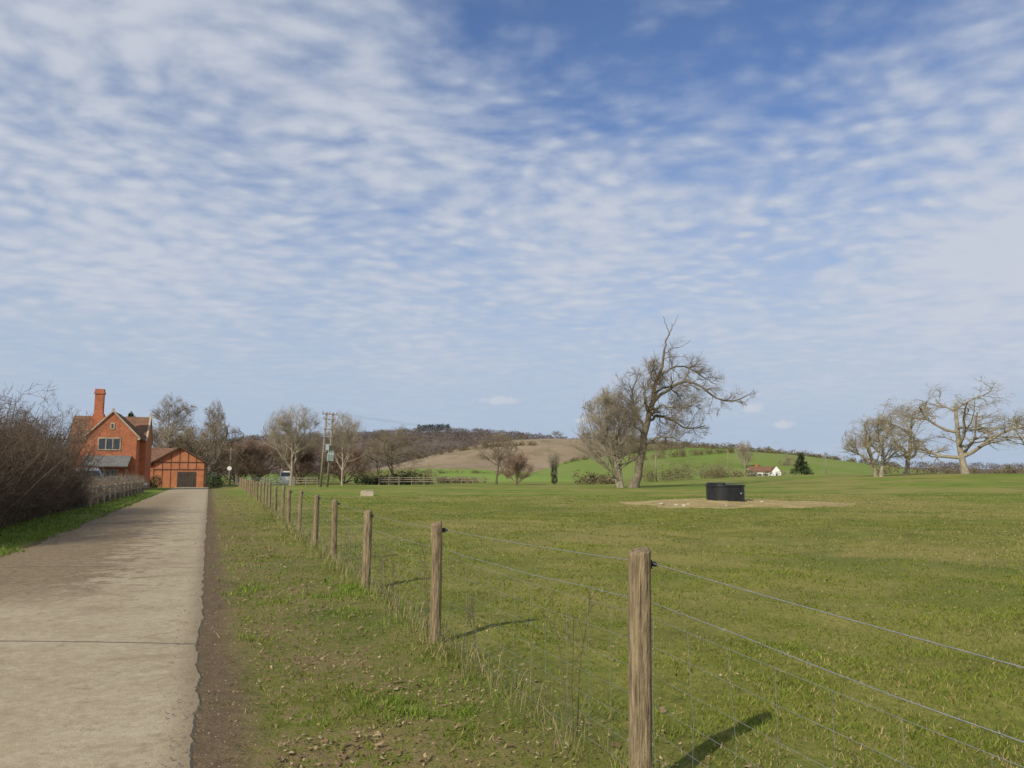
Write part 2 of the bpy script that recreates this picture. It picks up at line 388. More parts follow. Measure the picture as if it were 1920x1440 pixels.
# ---------------------------------------------------------------- hills
def hill(name,prof,Yc,front,back,mat,x0,x1,nxh=160,nyh=50,bump=.4):
    px=np.array([p[0] for p in prof]); pz=np.array([p[1] for p in prof])
    xx=np.linspace(x0,x1,nxh); zz=np.interp(xx,px,pz)
    k=np.hanning(9); k/=k.sum(); zz=np.convolve(np.pad(zz,4,mode='edge'),k,'valid')
    yy=np.linspace(Yc-front,Yc+back,nyh)
    Xh,Yh=np.meshgrid(xx,yy)
    s=np.where(Yh<Yc,sst(Yc-front,Yc,Yh),1-.7*sst(Yc,Yc+back,Yh))
    Zh=zz[None,:]*s-.6*(1-s)+bump*np.sin(Xh*.05+1)*np.sin(Yh*.04)
    V=np.stack([Xh.ravel(),Yh.ravel(),Zh.ravel()],1); I=np.arange(nxh*nyh).reshape(nyh,nxh)
    F=np.stack([I[:-1,:-1],I[:-1,1:],I[1:,1:],I[1:,:-1]],-1).reshape(-1,4)
    top(addobj(name,mkmesh(name,V,F,mat,True)),kind='structure')
    def h(x,y):
        sx=np.interp(x,xx,zz); s=np.where(y<Yc,sst(Yc-front,Yc,y),1-.7*sst(Yc,Yc+back,y)); return sx*s-.6*(1-s)
    return h
def fieldmat(n,a,b_,sc=.02,second=None,xs_=(0,1),mott=None):  # hill colours picked lighter and bluer, painting in the distance haze
    m,nt,b=newmat(n); pos=nd(nt,'ShaderNodeNewGeometry').outputs['Position']
    f=M(nt,'ADD',M(nt,'MULTIPLY',NOISE(nt,pos,sc,4,.6),.6),M(nt,'MULTIPLY',NOISE(nt,pos,sc*20,4,.7),.4))
    c=RAMP(nt,f,[(.35,a),(.65,b_)])
    if mott: c=MIX(nt,M(nt,'MULTIPLY',SS(nt,NOISE(nt,pos,.045,5,.7,.5),.48,.60),.65),c,mott)
    if second:
        x=nd(nt,'ShaderNodeSeparateXYZ',{0:pos}).outputs[0]
        c=MIX(nt,SS(nt,M(nt,'ADD',x,M(nt,'MULTIPLY',NOISE(nt,pos,.03,3),20.)),xs_[0],xs_[1]),c,second)
    nt.links.new(c,b.inputs['Base Color']); b.inputs['Roughness'].default_value=1
    b.inputs['Specular IOR Level'].default_value=.05
    return m
profA=[(-1200,5),(-600,14),(-400,26),(-322,37),(-292,41),(-243,43),(-188,45),(-146,46),(-103,49),(-67,50),(-36,48),(0,46),(24,43),(61,38),(97,35),(176,35),(225,29),(280,19),(316,15),(365,12),(420,10),(584,6),(900,5),(1500,4)]
profB=[(-115,0),(-95,3.5),(-75,9),(-58,14),(-40,18.5),(-20,22.5),(2,25.2),(24,26.2),(48,26.0),(70,25),(89,23.5),(126,19.5),(164,13.0),(201,6),(230,0)]
profC=[(0,0),(16,4.3),(27,8.6),(43,11.2),(65,13.4),(86,14.8),(103,15.2),(119,13.2),(140.5,10.2),(159,7.7),(173,4.8),(184,2.7),(200,0)]
profD=[(-120,0),(-80,1.6),(-50,2.4),(-40,2.9),(-25,3.4),(-9,3.0),(3,2.2),(14,1),(22,0)]
hA=hill('wooded_hill',profA,900,300,400,fieldmat('wood_floor',(.11,.085,.07),(.15,.12,.10)),-1200,1500)
hB=hill('brown_hill',profB,550,200,200,fieldmat('ploughed_field',(.215,.165,.112),(.31,.245,.165),second=(.15,.14,.065),xs_=(60,85),mott=(.165,.145,.08)),-120,235)
hC=hill('green_hill',profC,400,170,120,fieldmat('green_pasture',(.130,.180,.042),(.18,.235,.060),mott=(.195,.215,.08)),-2,205)
hD=hill('far_meadow',profD,230,60,60,fieldmat('meadow',(.15,.22,.048),(.205,.28,.068)),-122,24)

r=np.random.default_rng(5)
N=2600
wx=r.uniform(-620,420,N); wy=r.uniform(690,905,N)
keep=(wx<150)|(wy>860)
wx=wx[keep];wy=wy[keep]
C=np.stack([wx,wy,hA(wx,wy)+1.6],1); Rd=np.stack([r.uniform(4.5,8,len(C)),r.uniform(4.5,8,len(C)),r.uniform(3.0,5.2,len(C))],1)
V,F=leafmass(C,Rd,120,.42,3)
top(addobj('woodland',mkmesh('woodland',V,F,MWOODS)),'brownish leafless wood covering the distant ridge','woodland',kind='stuff')
N=22; wx=np.linspace(-106,-72,N)+r.normal(0,.6,N); wy=r.uniform(890,905,N); C=np.stack([wx,wy,hA(wx,wy)+6.0],1)
V,F=leafmass(C,np.tile([2.4,2.4,4.0],(N,1)),150,.5,8)
top(addobj('pine_copse',mkmesh('pine_copse',V,F,MWOODSD)),'dark pine copse on top of the wooded ridge','trees',kind='stuff')
N=420; wx=r.uniform(420,1400,N); wy=r.uniform(860,920,N); C=np.stack([wx,wy,hA(wx,wy)+3],1)
V,F=leafmass(C,np.stack([r.uniform(5,9,N),r.uniform(4,7,N),r.uniform(3.5,6,N)],1),120,.42,9)
top(addobj('distant_treeline',mkmesh('distant_treeline',V,F,MWOODS)),'low dark line of distant trees on the horizon','woodland',kind='stuff')
N=190; wx=np.linspace(50,215,N)+r.normal(0,.8,N); wy=r.uniform(545,556,N); C=np.stack([wx,wy,hB(wx,wy)+.8+r.uniform(0,2.2,N)],1)
V,F=leafmass(C,np.stack([r.uniform(1.5,3,N),r.uniform(1.5,3,N),r.uniform(1.3,3.6,N)],1),110,.28,4)
top(addobj('hilltop_hedge',mkmesh('hilltop_hedge',V,F,MOLIVE)),'overgrown dark hedge along the crest of the hill','hedge',kind='stuff')

def scrub(name,x0,x1,y0,y1,h,n,mat,label,size=.13,seed=1,npc=120,w=1.3,hf=None):
    r=np.random.default_rng(seed); x=r.uniform(min(x0,x1),max(x0,x1),n); y=np.interp(x,[x0,x1],[y0,y1])+r.normal(0,.8,n)
    hh=h*r.uniform(.45,1.15,n)
    z=gz(x,y) if hf is None else hf(x,y)
    C=np.stack([x,y,z+hh*.5],1); Rd=np.stack([np.full(n,w)*r.uniform(.6,1.4,n),np.full(n,w),hh*.55],1)
    V,F=leafmass(C,Rd,npc,size,seed)
    return top(addobj(name,mkmesh(name,V,F,mat)),label,'hedge')
scrub('hedge',-25,-13,128,128,1.9,24,MEVER,'dark evergreen hedge at the far field edge',seed=2)
scrub('hedge',-14,-5.5,150,150,1.1,16,MOLIVE,'short olive hedge at the far field edge',seed=3)
scrub('hedge',10,17,130,134,2.1,16,MOLIVE,'bare olive scrub hedge beside the old tree',seed=4)
scrub('hedge',25,44,150,160,3.6,44,MOLIVE,'tall straw coloured scrub hedge behind the field',seed=5,npc=260,size=.07)
scrub('hedge',-56,-29,124,134,3.6,60,MRUSS,'thick russet leafless scrub behind the lane end',seed=6,npc=320,size=.06,w=1.6)
scrub('hedge',-30,-14,150,146,3.0,40,MRUSS,'leafless brown scrub along the far hedge line',seed=26,npc=260,size=.07,w=1.5)
scrub('hedge',78,140,170,180,2.2,60,MOLIVE,'low hedge beyond the parkland trees',seed=7)
scrub('hedge',46,64,185,190,1.8,18,MOLIVE,'low hedge by the white cottage',seed=17)
scrub('hedge',50,150,330,366,2.0,130,MOLIVE,'thin hedge line crossing the green hill',seed=27,npc=90,size=.16,w=1.3,hf=hC)
scrub('hedge',90,172,372,352,2.6,100,MOLIVE,'bushy hedge line on the green hill shoulder',seed=28,npc=90,size=.18,w=1.5,hf=hC)
scrub('hedge',24,96,356,396,2.4,80,MOLIVE,'hedge line climbing the green hill',seed=38,npc=90,size=.18,w=1.4,hf=hC)
scrub('hedge',-70,40,350,352,2.8,80,MRUSS,'leafless hedge at the foot of the brown hill',seed=29,npc=110,size=.18,w=1.8,hf=hB)
scrub('hedge',-62,14,505,485,2.6,70,MOLIVE,'broken hedge crossing the brown hill',seed=31,npc=100,size=.22,w=1.8,hf=hB)
scrub('hedge',-60,2,205,208,1.2,60,MOLIVE,'low hedge crossing the far meadow',seed=32,npc=90,size=.10,w=1.2,hf=hD)

# ---------------------------------------------------------------- trees
T_up=treemesh('upright',12,9.0,21,MTWR,MTWR,.20,.12,(13,9,8,8),.10,.10,36,.011,1,.50,.72)
T_spread=treemesh('spreading',9.5,11,22,MBARK,MTWB,.24,.12,(11,9,8,8),.14,.07,50,.012,1,.46,.55)
T_round=treemesh('round',12.5,9.4,53,MBARK,MTWB,.24,.10,(12,8,8,8),.11,.10,38,.012,1,.52,.70)
T_comp=treemesh('companion',12.5,8.6,33,MBARKP,MTWR,.20,.06,(8,8,8,8),.12,.08,40,.011,4,.48,.66,shift=-1.0)
T_oak=treemesh('oak',13,15.5,64,MBARKP,MTWG,.48,.20,(8,7,7,7),.24,.04,56,.014,1,.50,.56,2.0,limb_r=.72)
T_oakb=treemesh('oak_c',11.5,9.5,65,MBARKP,MTWG,.36,.18,(8,7,7,7),.24,.05,52,.0135,1,.50,.60,2.0,limb_r=.7)
T_oak2=treemesh('oak_b',11,9.6,25,MBARKP,MTWG,.30,.12,(9,8,8,7),.16,.08,44,.012,2,.50,.58)
T_dense=treemesh('dense',10.5,12,26,MBARK,MTWB,.30,.08,(9,9,8,8),.14,.07,46,.015,2,.46,.58)
T_bush=treemesh('bush',6.5,7,27,MTWP,MTWP,.09,.04,(8,8,7,7),.12,.08,38,.011,5,.45,.6)
G='leafless trees around the fields'
def gt(tc,x,y,label,**k): return place_tree(tc,(x,y,gzf(x,y)),label,**k)
gt(T_up,-32.3,116,'pale upright leafless tree behind the field gate',group=G)
gt(T_up,-25.2,118,'pale leafless tree standing behind the utility pole',group=G,rotz=2,s=(.74,.74,.93))
gt(T_spread,-18.9,130,'wide leafless tree at the far field edge',group=G)
gt(T_spread,-2.6,132,'leafless spreading tree beside the far paddock',group=G,rotz=1.7,s=(.78,.78,.92))
gt(T_bush,.8,126,'bare brown thorn bush at the field edge',cat='bush',name='bush',rotz=1,s=(.75,.75,.8))
gt(T_bush,-38.5,120,'purplish leafless bush behind the lane hedge',cat='bush',name='bush',s=(1.05,1.05,1.1))
gt(T_bush,-43.5,125,'reddish leafless bush behind the lane hedge',cat='bush',name='bush',rotz=2,s=(1.1,1.1,1.15))
gt(T_bush,-35.5,133,'reddish leafless bush behind the field gate',cat='bush',name='bush',rotz=4,s=(1.1,1.1,1.2))
gt(T_bush,-29,137,'brown leafless bush behind the field gate',cat='bush',name='bush',rotz=5,s=(1.1,1.1,1.1))
gt(T_spread,-25,150,'leafless tree in the hedge line',group=G,rotz=.7,s=(.8,.8,.9))
gt(T_dense,-38.5,140,'brown leafless tree in the belt beyond the gate',group=G,rotz=.9,s=(.8,.8,.82))
gt(T_up,-37.0,128,'pale leafless tree in the belt beyond the gate',group=G,rotz=3.9,s=(.7,.7,.8))
gt(T_dense,-31.5,150,'brown leafless tree in the belt beyond the gate',group=G,rotz=2.9,s=(.8,.8,.8))
gt(T_round,-53,123,'tall leafless tree behind the brick house',group=G,s=(1.0,1.0,1.10))
gt(T_round,-47.8,127,'slim leafless tree rising behind the garage',group=G,rotz=3,s=(.5,.5,1.08))
gt(T_dense,-44.0,112,'dense leafless tree behind the timber garage',group=G,s=(1.0,1.0,.95))
gt(T_dense,-48.5,116,'dense leafless tree behind the timber garage',group=G,rotz=4,s=(.85,.85,.9))
gt(T_dense,-56,112,'dense leafless tree behind the brick house',group=G,rotz=2,s=(.8,.8,.9))
gt(T_oak,62.8,110,'large pale gnarled leafless oak in parkland',group=G,rotz=.4,s=(1,1,1.02))
gt(T_oakb,57.2,115,'pale leafless oak beside the larger oak',group=G,rotz=1,s=(.95,.95,.97))
gt(T_oak2,50.2,109,'rounded pale leafless tree in parkland',group=G,rotz=4,s=(.92,.92,.80))
gt(T_oakb,74.6,114,'pale leafless oak at the parkland edge',group=G,rotz=3,s=(.9,.9,.80))
gt(T_up,85,290,'small pale leafless tree at the green hill foot',group=G,s=(.75,.75,1.2))
gt(T_oak2,104,300,'small rounded leafless tree in far pasture',group=G,s=(.8,.8,.8))
for i,(x,y,s,hf) in enumerate([(31,545,.8,hB),(52,552,.7,hB),(140,470,.6,hB),(128,395,.45,hC),(143,395,.4,hC),(8,548,.55,hB),(62,550,.8,hB),(-38,520,.5,hB),(75,548,.6,hB),(96,395,.4,hC)]):
    place_tree(T_dense if i%2 else T_spread,(x,y,float(hf(x,y))),'small distant leafless tree on the hill crest',group='trees on the hill crest',rotz=i,s=(s,s,s*.75))

# --- old broken tree with arching limb
rng=np.random.default_rng(40)
def poly(pts,r0,r1,n=14,jit=.10):
    pts=np.array(pts,float); t=np.linspace(0,1,len(pts)); tt=np.linspace(0,1,n)
    q=np.stack([np.interp(tt,t,pts[:,k]) for k in range(3)],1)
    k=np.array([.25,.5,.25]); q2=q.copy()
    for c in range(3): q2[1:-1,c]=np.convolve(q[:,c],k,'valid')
    q2[1:-1]+=rng.normal(0,jit,(n-2,3))*np.array([1,1,.7])
    return q2[None],np.linspace(r0,r1,n)[None]
limbs=[
 ([(0,0,0),(.8,0,2.9),(1.6,0,7.4),(2.4,.2,10.6),(3.35,.1,13.9),(4.0,0,16.8)],.56,.13,.6),
 ([(2.2,0,10),(3.7,-.6,11.6),(5.3,-.9,12.8),(7.2,-1,13.1),(8.5,-1.1,11.9),(10.1,-1,10.9),(12.4,-.8,10.4),(14,-.6,11.4)],.22,.06,1),
 ([(1.8,0,8.2),(3.4,.8,9.0),(5.3,1.3,8.3),(7.2,1.8,7.3),(9,2,7.7)],.19,.05,1),
 ([(3.3,0,13.5),(4.8,.5,14.9),(6.8,.9,15.2),(8.8,1.2,13.9),(10.6,1.2,12.9)],.14,.04,1),
 ([(1.5,0,7.0),(.4,.6,9.6),(.2,.9,12),(.9,1,14)],.19,.05,1),
 ([(1.9,0,9.0),(1.2,-1.1,11),(1.8,-1.8,13),(2.4,-2,14.8)],.16,.05,1),
 ([(1.2,0,5.0),(2.6,-1,6.2),(4.2,-1.7,6.2),(6.0,-2,5.4)],.14,.04,1),
 ([(2.6,0,11.4),(4.2,1.5,12.6),(5.6,2.4,12.2),(7,2.8,10.6)],.14,.04,1),
 ([(2.0,0,9.5),(3.5,-1.8,10.0),(5.5,-2.8,9.6),(7.5,-3.2,9.9)],.14,.04,1),
 ([(1.4,0,6.2),(.2,-1.2,7.4),(-.8,-1.8,9.0),(-1,-2,10.6)],.13,.04,1)]
gT=[];gC=[]
for pts,r0,r1,tw in limbs:
    Pp,Rp=poly(pts,r0,r1,18,.09); 
    if r0>.5: Rp[0,0]*=1.5; Rp[0,1]*=1.15
    gT.append((Pp,Rp,9))
    L=np.array([5.0])
    a=12 if tw<1 else 18
    P2,R2,L2=kids(Pp,Rp,L,a,58,.58,.42,6,.20,.02,.2 if tw==1 else .45,.12,.028)
    if tw<1: 
        ok=P2[:,0,2]<15; P2,R2,L2=P2[ok],R2[ok],L2[ok]
    P3,R3,L3=kids(P2,R2,L2,8,44,.66,.6,5,.16,.0,.10,.05,.015)
    P4,R4,L4=kids(P3,R3,L3,8,40,.80,.6,4,.14,.0,.08,.03,.0100)
    gT+=[(P2,R2,5)]; gC+=[(P3,R3,3),(P4,R4,3)]
for pts,r0,r1 in [([(4.0,0,16.8),(4.3,0,18.2),(4.7,0,19.1)],.13,.07),([(4.7,0,19.1),(4.3,0,20.0),(4.0,0,21.2)],.06,.025),([(4.7,0,19.1),(5.3,.1,20.1),(5.9,.2,21.4)],.06,.02),
    ([(3.9,0,16.5),(5.0,.2,17.2),(6.2,.3,17.4),(7.4,.4,18.3)],.06,.02),([(3.8,0,15.8),(4.8,-.3,16.2),(6.0,-.5,16.0),(6.8,-.6,16.4)],.05,.02),([(4.4,0,18.4),(4.9,0,19.2),(5.0,0,20.4)],.035,.015),([(3.6,0,15),(3.0,0,16),(2.8,.2,17)],.05,.02)]:
    Pp,Rp=poly(pts,r0,r1,8,.06); gT.append((Pp,Rp,6))
V,F=tubes(gT); tm=mkmesh('old_tree_trunk',V,F,MBARK,True)
V,F=tubes(gC); cm=mkmesh('old_tree_crown',V,F,MTWB)
place_tree((tm,cm),(14.7,96,0),'leaning old leafless tree with dead broken top and long arching limb')
gt(T_comp,13.3,97.5,'rounded pale leafless tree standing beside the broken tree',rotz=0,s=(1,1,.99))

def leafplant(name,x,y,C,Rd,n,size,mat,label,cat,stem=.12,sh=1.0,seed=1):
    z=gzf(x,y); e=empty(name,(x,y,z-.1),0,label,cat)
    V,F=leafmass(C,Rd,n,size,seed); addobj('crown',mkmesh('crown',V,F,mat),e)
    g=Geo().cyl((0,0,0),(0.05,0,sh),stem,stem*.6,8); addobj('trunk',g.mesh('trunk',MBARKD),e)
def cone(h,r0,n,seed):
    r=np.random.default_rng(seed); z=np.linspace(.12*h,h*.97,n); a=r.uniform(0,6.28,n); rad=(1-z/h)*r0*r.uniform(.4,.8,n)
    C=np.stack([np.cos(a)*rad,np.sin(a)*rad,z],1); R=np.stack([(1-z/h)*r0*.55+.15]*2+[np.full(n,h*.035+.1)],1); return C,R
# slim half-bare tree with ivy on the trunk only
e=place_tree(T_up,(6.9,130,gzf(6.9,130)),'slender mostly bare tree with ivy round its trunk',rotz=1.1,s=(.30,.30,.48),name='ivy_tree')
C=[(0,0,2.0),(.2,0,4.2),(-.2,0,6.2),(.3,0,8.0)]
V,F=leafmass(C,[(1.9,1.9,1.6),(2.1,2.1,1.7),(1.6,1.6,1.5),(1.1,1.1,1.1)],420,.22,6); addobj('ivy',mkmesh('ivy',V,F,MIVY),e)
C,R=cone(5.2,2.6,60,4); leafplant('conifer',65.6,180,C,R,60,.14,MEVER,'small dark broad conifer by the white cottage','tree',sh=4)
C,R=cone(11,3,60,5); leafplant('conifer',-58,120,C,R,90,.16,MEVER,'dark pine rising behind the house roof','tree',sh=9)
leafplant('shrub',-36.5,97,[(0,0,1.0),(.5,0,.8)],[(1.0,.9,1.1),(.8,.8,.8)],900,.07,MEVER,'rounded dark evergreen shrub beside the garage','shrub',sh=.8)
leafplant('shrub',-43.2,95.5,[(0,0,.7),(.5,.2,.8),(-.5,0,.6)],[(.6,.6,.8),(.5,.5,.9),(.5,.5,.6)],500,.06,MEVER,'dark evergreen shrub against the garage wall','shrub',sh=.6)

# ---------------------------------------------------------------- tall thorn hedge along lane
rng=np.random.default_rng(77)
def hline(y): return -5.6-.385*y
N=2300
y=rng.uniform(16,36.2,N); off=rng.uniform(0,1,N)**1.3*2.8
x=hline(y)-off-.2
P0=np.stack([x,y,gz(x,y)-.05],1)
D=np.stack([rng.normal(.05,.34,N)-.08*off/3,rng.normal(0,.36,N),np.ones(N)],1); D/=np.linalg.norm(D,axis=1,keepdims=True)
hmax=np.where(y>33,np.interp(y,[33,36.2],[4.2,1.9]),3.6+.40*np.sin(y*.9)+.22*np.sin(y*2.7)+.025*(y-16))
L=hmax*(1-rng.uniform(0,1,N)**1.2*.65); tall=rng.uniform(size=N)<.06; L=np.where(tall,L*1.15,L)
Pa,Ra=walk(P0,D,L,rng.uniform(.009,.022,N),7,.12,.06,.25)
Pb,Rb,Lb=kids(Pa,Ra,L,8,55,.27,.6,4,.26,.03,.06,.1,.0055)
Pc,Rc,Lc=kids(Pb,Rb,Lb,5,55,.5,.6,3,.20,.03,.1,.05,.0045)
V,F=tubes([(Pa,Ra,4),(Pb,Rb,3),(Pc,Rc,3)])
e=empty('hedge',(hline(24),24,0),0,'tall overgrown leafless thorn hedge beside the lane','hedge')
addobj('stems',mkmesh('thorn_hedge',V,F,MHEDGE),e,loc=(-hline(24),-24,0))
n=22000; yy=rng.uniform(16,36.3,n); xx=hline(yy)-rng.uniform(.0,2.6,n); zz=rng.uniform(0,1,n)**1.4*3.2
tri=np.stack([xx,yy,zz],1)[:,None,:]+rng.normal(0,.028,(n,3,3))
addobj('dead_leaves',mkmesh('hedge_leaves',tri.reshape(-1,3),np.arange(n*3).reshape(-1,3),simple('hedge_dead_leaf',(.045,.032,.020),(.15,.105,.062),2,.9)),e,loc=(-hline(24),-24,0))

N=3600; y=rng.uniform(35.5,70,N); x=hline(y)-rng.uniform(0,.8,N)
P0=np.stack([x,y,np.zeros(N)],1); D=np.stack([rng.normal(0,.35,N),rng.normal(0,.4,N),np.ones(N)],1); D/=np.linalg.norm(D,axis=1,keepdims=True)
L=(1.30+.16*np.sin(y*1.3)+.14*np.sin(y*3.1))*rng.uniform(.5,1.2,N)
Pa,Ra=walk(P0,D,L,rng.uniform(.006,.02,N),5,.14,.05,.5)
Pb,Rb,Lb=kids(Pa,Ra,L,4,50,.32,.7,3,.2,.0,.2,.05,.007)
V,F=tubes([(Pa,Ra,3),(Pb,Rb,3)])
e=empty('hedge',(hline(52),52,0),0,'low scrubby brown bare hedge beside the lane','hedge')
addobj('stems',mkmesh('clipped_hedge',V,F,MLOWH),e,loc=(-hline(52),-52,0))
e=empty('roadside_fence',(hline(37)+.25,37,0),0,'low weathered post and rail fence along the scrub hedge','fence')
pr=[(hline(y_)+.25,y_) for y_ in np.arange(37,70,2.6)]
for (x_,y_) in pr: addobj('post',Geo().box(-.05,.05,-.05,.05,0,1.05).mesh('post',MPOLE),e,loc=(x_-pr[0][0],y_-37,.05))
for zz in (.5,.9): addobj('rail',Geo().beam((0,0,zz),(pr[-1][0]-pr[0][0],pr[-1][1]-37,zz),.035,.09).mesh('rail',MPOLE),e,loc=(.06,0,0.05))

# ---------------------------------------------------------------- fence
fx=lambda y: 2.05-.362*y
ylist=[.45,3.97,7.61,11.19,14.7,17.8]
while ylist[-1]<104: ylist.append(ylist[-1]+3.35+.15*math.sin(len(ylist)*2.1))
tops={0:1.12,1:1.235,2:1.15,3:1.10,4:1.14,5:1.15}
fence=empty('wire_fence',(fx(0.45),.45,0),0,'wooden post and wire stock fence between lane and field','fence')
fo=Vector((fx(.45),.45,0))
def postmesh(seed,r=.054):
    rd=random.Random(seed); n=20; V=[];F=[]; rings=16
    zsr=[-.25+1.25*i/rings*.985 for i in range(rings)]+[.984,1.0]
    for i,z in enumerate(zsr):
        for k in range(n):
            a=2*math.pi*k/n; rr=r*(1+.05*math.sin(a*2+seed)+.04*math.sin(a*3+z*1.5+seed)+rd.uniform(-.02,.02)-(.10 if k in (3,11) else 0)); 
            zz=z
            if i==len(zsr)-1: rr*=.80; zz=z+.010*math.cos(a+seed)+rd.uniform(-.003,.003)
            if i==len(zsr)-2: zz=z+.010*math.cos(a+seed)
            V.append((rr*math.cos(a)+.008*math.sin(z*3+seed),rr*math.sin(a),zz))
    for i in range(len(zsr)-1):
        for k in range(n): F.append((i*n+k,i*n+(k+1)%n,(i+1)*n+(k+1)%n,(i+1)*n+k))
    b0=(len(zsr)-1)*n; V.append((0.004,0,1.0)); c=len(V)-1
    for k in range(n): F.append((b0+k,b0+(k+1)%n,c))
    return mkmesh('post',V,F,MWOOD,False)
pm=[postmesh(s) for s in range(5)]
ins_me=Geo().box(-.012,.012,-.016,.016,-.022,.022).box(.012,.034,-.008,.008,-.01,.012).cyl((.026,-.022,0),(.026,.022,0),.012,.012,8).mesh('insulator',MBLK)
heights=[]
for i,y in enumerate(ylist):
    x=fx(y)+(.03*math.sin(i*1.7) if i!=1 else -.0); z=gzf(x,y); h=tops.get(i,1.14+.04*math.sin(i*3.3)+z)-z; heights.append((x,y,z,h))
    k_=1+.08*math.sin(i*2.9)+(.06 if i==1 else 0)
    addobj('post',pm[i%5],fence,loc=(x-fo.x,y-fo.y,z),rot=(.02*math.sin(i*2.3),.02*math.sin(i*1.1+1),i*1.3),scale=(k_,k_,h))
    if i<9: addobj('insulator',ins_me,fence,loc=(x-fo.x+.062,y-fo.y+.01,z+h-.075),rot=(0,0,.35))
def wire(zf,r,sag,side,maxy=200,mat=MGALV,name='wire',k=4,barb=False):
    pts=[]
    for (x0,y0,z0,h0),(x1,y1,z1,h1) in zip(heights[:-1],heights[1:]):
        if y0>maxy: break
        m=10 if y0<30 else 3
        for j in range(m):
            t=j/m; pts.append((x0+(x1-x0)*t+side,y0+(y1-y0)*t,z0+(z1-z0)*t+zf(h0)*(1-t)+zf(h1)*t-sag*4*t*(1-t)+(.004*math.sin(t*17+y0) if barb else 0)))
    P_=np.array(pts)[None]-np.array([fo.x,fo.y,0]); R_=np.full(P_.shape[:2],r)
    g=[(P_,R_,k)]
    if barb:
        bp=[];
        Q=P_[0]
        for a,b in zip(Q[:-1],Q[1:]):
            if a[1]>16: break
            L=np.linalg.norm(b-a)
            for s in np.arange(0,L,.13):
                c=a+(b-a)*s/L
                for q in range(2):
                    d=rng.normal(size=3); d/=np.linalg.norm(d); bp.append([c-d*.010,c+d*.010])
        bp=np.array(bp); g.append((bp,np.full(bp.shape[:2],.0010),3))
    V,F=tubes(g); addobj(name,mkmesh(name,V,F,mat),fence)
wire(lambda h:h-.07,.0020,.012,.082,name='top_wire')
wire(lambda h:h-.25,.0019,.02,.060,name='barbed_wire',barb=True,mat=MGALV)
nz=[.86,.72,.58,.44,.31,.19,.07]
for zz in nz: wire(lambda h,zz=zz:min(zz*h/1.2,h-.3)+.01*math.sin(h*40),.0014,.012,.058,60,MGALV,'netting_wire',3)
vp=[]
for (x0,y0,z0,h0),(x1,y1,z1,h1) in zip(heights[:-1],heights[1:]):
    if y0>40: break
    L=math.hypot(x1-x0,y1-y0)
    for s in np.arange(.1,L,.30):
        t=s/L; x=x0+(x1-x0)*t+.058; y=y0+(y1-y0)*t; z=z0+(z1-z0)*t; dz=.012*4*t*(1-t); ht=(h0*(1-t)+h1*t)/1.2*.86
        vp.append([[x-fo.x,y-fo.y,z+.06-dz],[x-fo.x+random.uniform(-.02,.02),y-fo.y+random.uniform(-.02,.02),z+.45-dz],[x-fo.x,y-fo.y,z+ht-dz]])
vp=np.array(vp); V,F=tubes([(vp,np.full(vp.shape[:2],.0011),3)]); addobj('netting',mkmesh('netting',V,F,MGALV),fence)

# ---------------------------------------------------------------- grass blades
def colattr(me,cols):
    a=me.color_attributes.new('Col','FLOAT_COLOR','POINT'); a.data.foreach_set('color',np.concatenate([cols,np.ones((len(cols),1))],1).astype(np.float32).ravel())
def attr_mat(name,trans=.3,rough=.8):
    m,nt,b=newmat(name); a=nd(nt,'ShaderNodeAttribute',attribute_name='Col')
    nt.links.new(a.outputs[0],b.inputs['Base Color']); b.inputs['Roughness'].default_value=rough
    tr=nd(nt,'ShaderNodeBsdfTranslucent',{0:a.outputs[0]}); mx=nd(nt,'ShaderNodeMixShader',{0:trans,1:b.outputs[0],2:tr.outputs[0]})
    nt.links.new(mx.outputs[0],nt.nodes['Material Output'].inputs[0])
    return m
MBLADE=attr_mat('grass_blade'); MLEAF=attr_mat('fallen_leaf',.1,.7)
rng=np.random.default_rng(9)
def nz2(x,y,s,o):
    X_=x*s+o*17.3; Y_=y*s+o*9.1; xi=np.floor(X_).astype(np.int64); yi=np.floor(Y_).astype(np.int64); fx_=X_-xi; fy_=Y_-yi
    fx_=fx_*fx_*(3-2*fx_); fy_=fy_*fy_*(3-2*fy_)
    def hsh(a,b):
        h=(a*374761393+b*668265263+int(o)*1274126177)&0xffffffff; h=((h^(h>>13))*1274126177)&0xffffffff; return ((h^(h>>16))&0xffff)/65535.
    return (hsh(xi,yi)*(1-fx_)+hsh(xi+1,yi)*fx_)*(1-fy_)+(hsh(xi,yi+1)*(1-fx_)+hsh(xi+1,yi+1)*fx_)*fy_
N=460000
y=np.exp(rng.uniform(math.log(2.0),math.log(60),N)); x=rng.uniform(-.80,.80,N)*(y+1.5)
d=x-rr_(y)+.40*(nz2(x,y,1.5,1)-.5)+.30*(nz2(x,y,6,2)-.5); dl=rl_(y)-x+.6*(nz2(x,y,1,3)-.5)
isl=(dl>.0)&(dl<2.0)
ok=(((d>.22)&(rng.uniform(size=N)<np.clip((d-.2)*2.6,0,1)))|isl)&((x>rr_(y)+.08)|isl)
mnd=((x-11.6)/5.6)**2+((y-43.0)/5.9)**2
ok&=(rng.uniform(size=N)<np.clip((mnd-.45-.5*nz2(x,y,.9,4)+.25*nz2(x,y,3,14))*2.2,0,1))
bare=(d>0)&(d<3.0)&(.6*nz2(x,y,1.8,5)+.4*nz2(x,y,6,6)+.25*(1-d/3.0)>.58)
ok&=~(bare&(rng.uniform(size=N)<.82))
thin=.6*nz2(x,y,1.1,11)+.4*nz2(x,y,4,12)
ok&=~((thin>.60)&(rng.uniform(size=N)<.65))
x,y,d,isl=x[ok],y[ok],d[ok],isl[ok]; N=len(x)
z=gz(x,y)
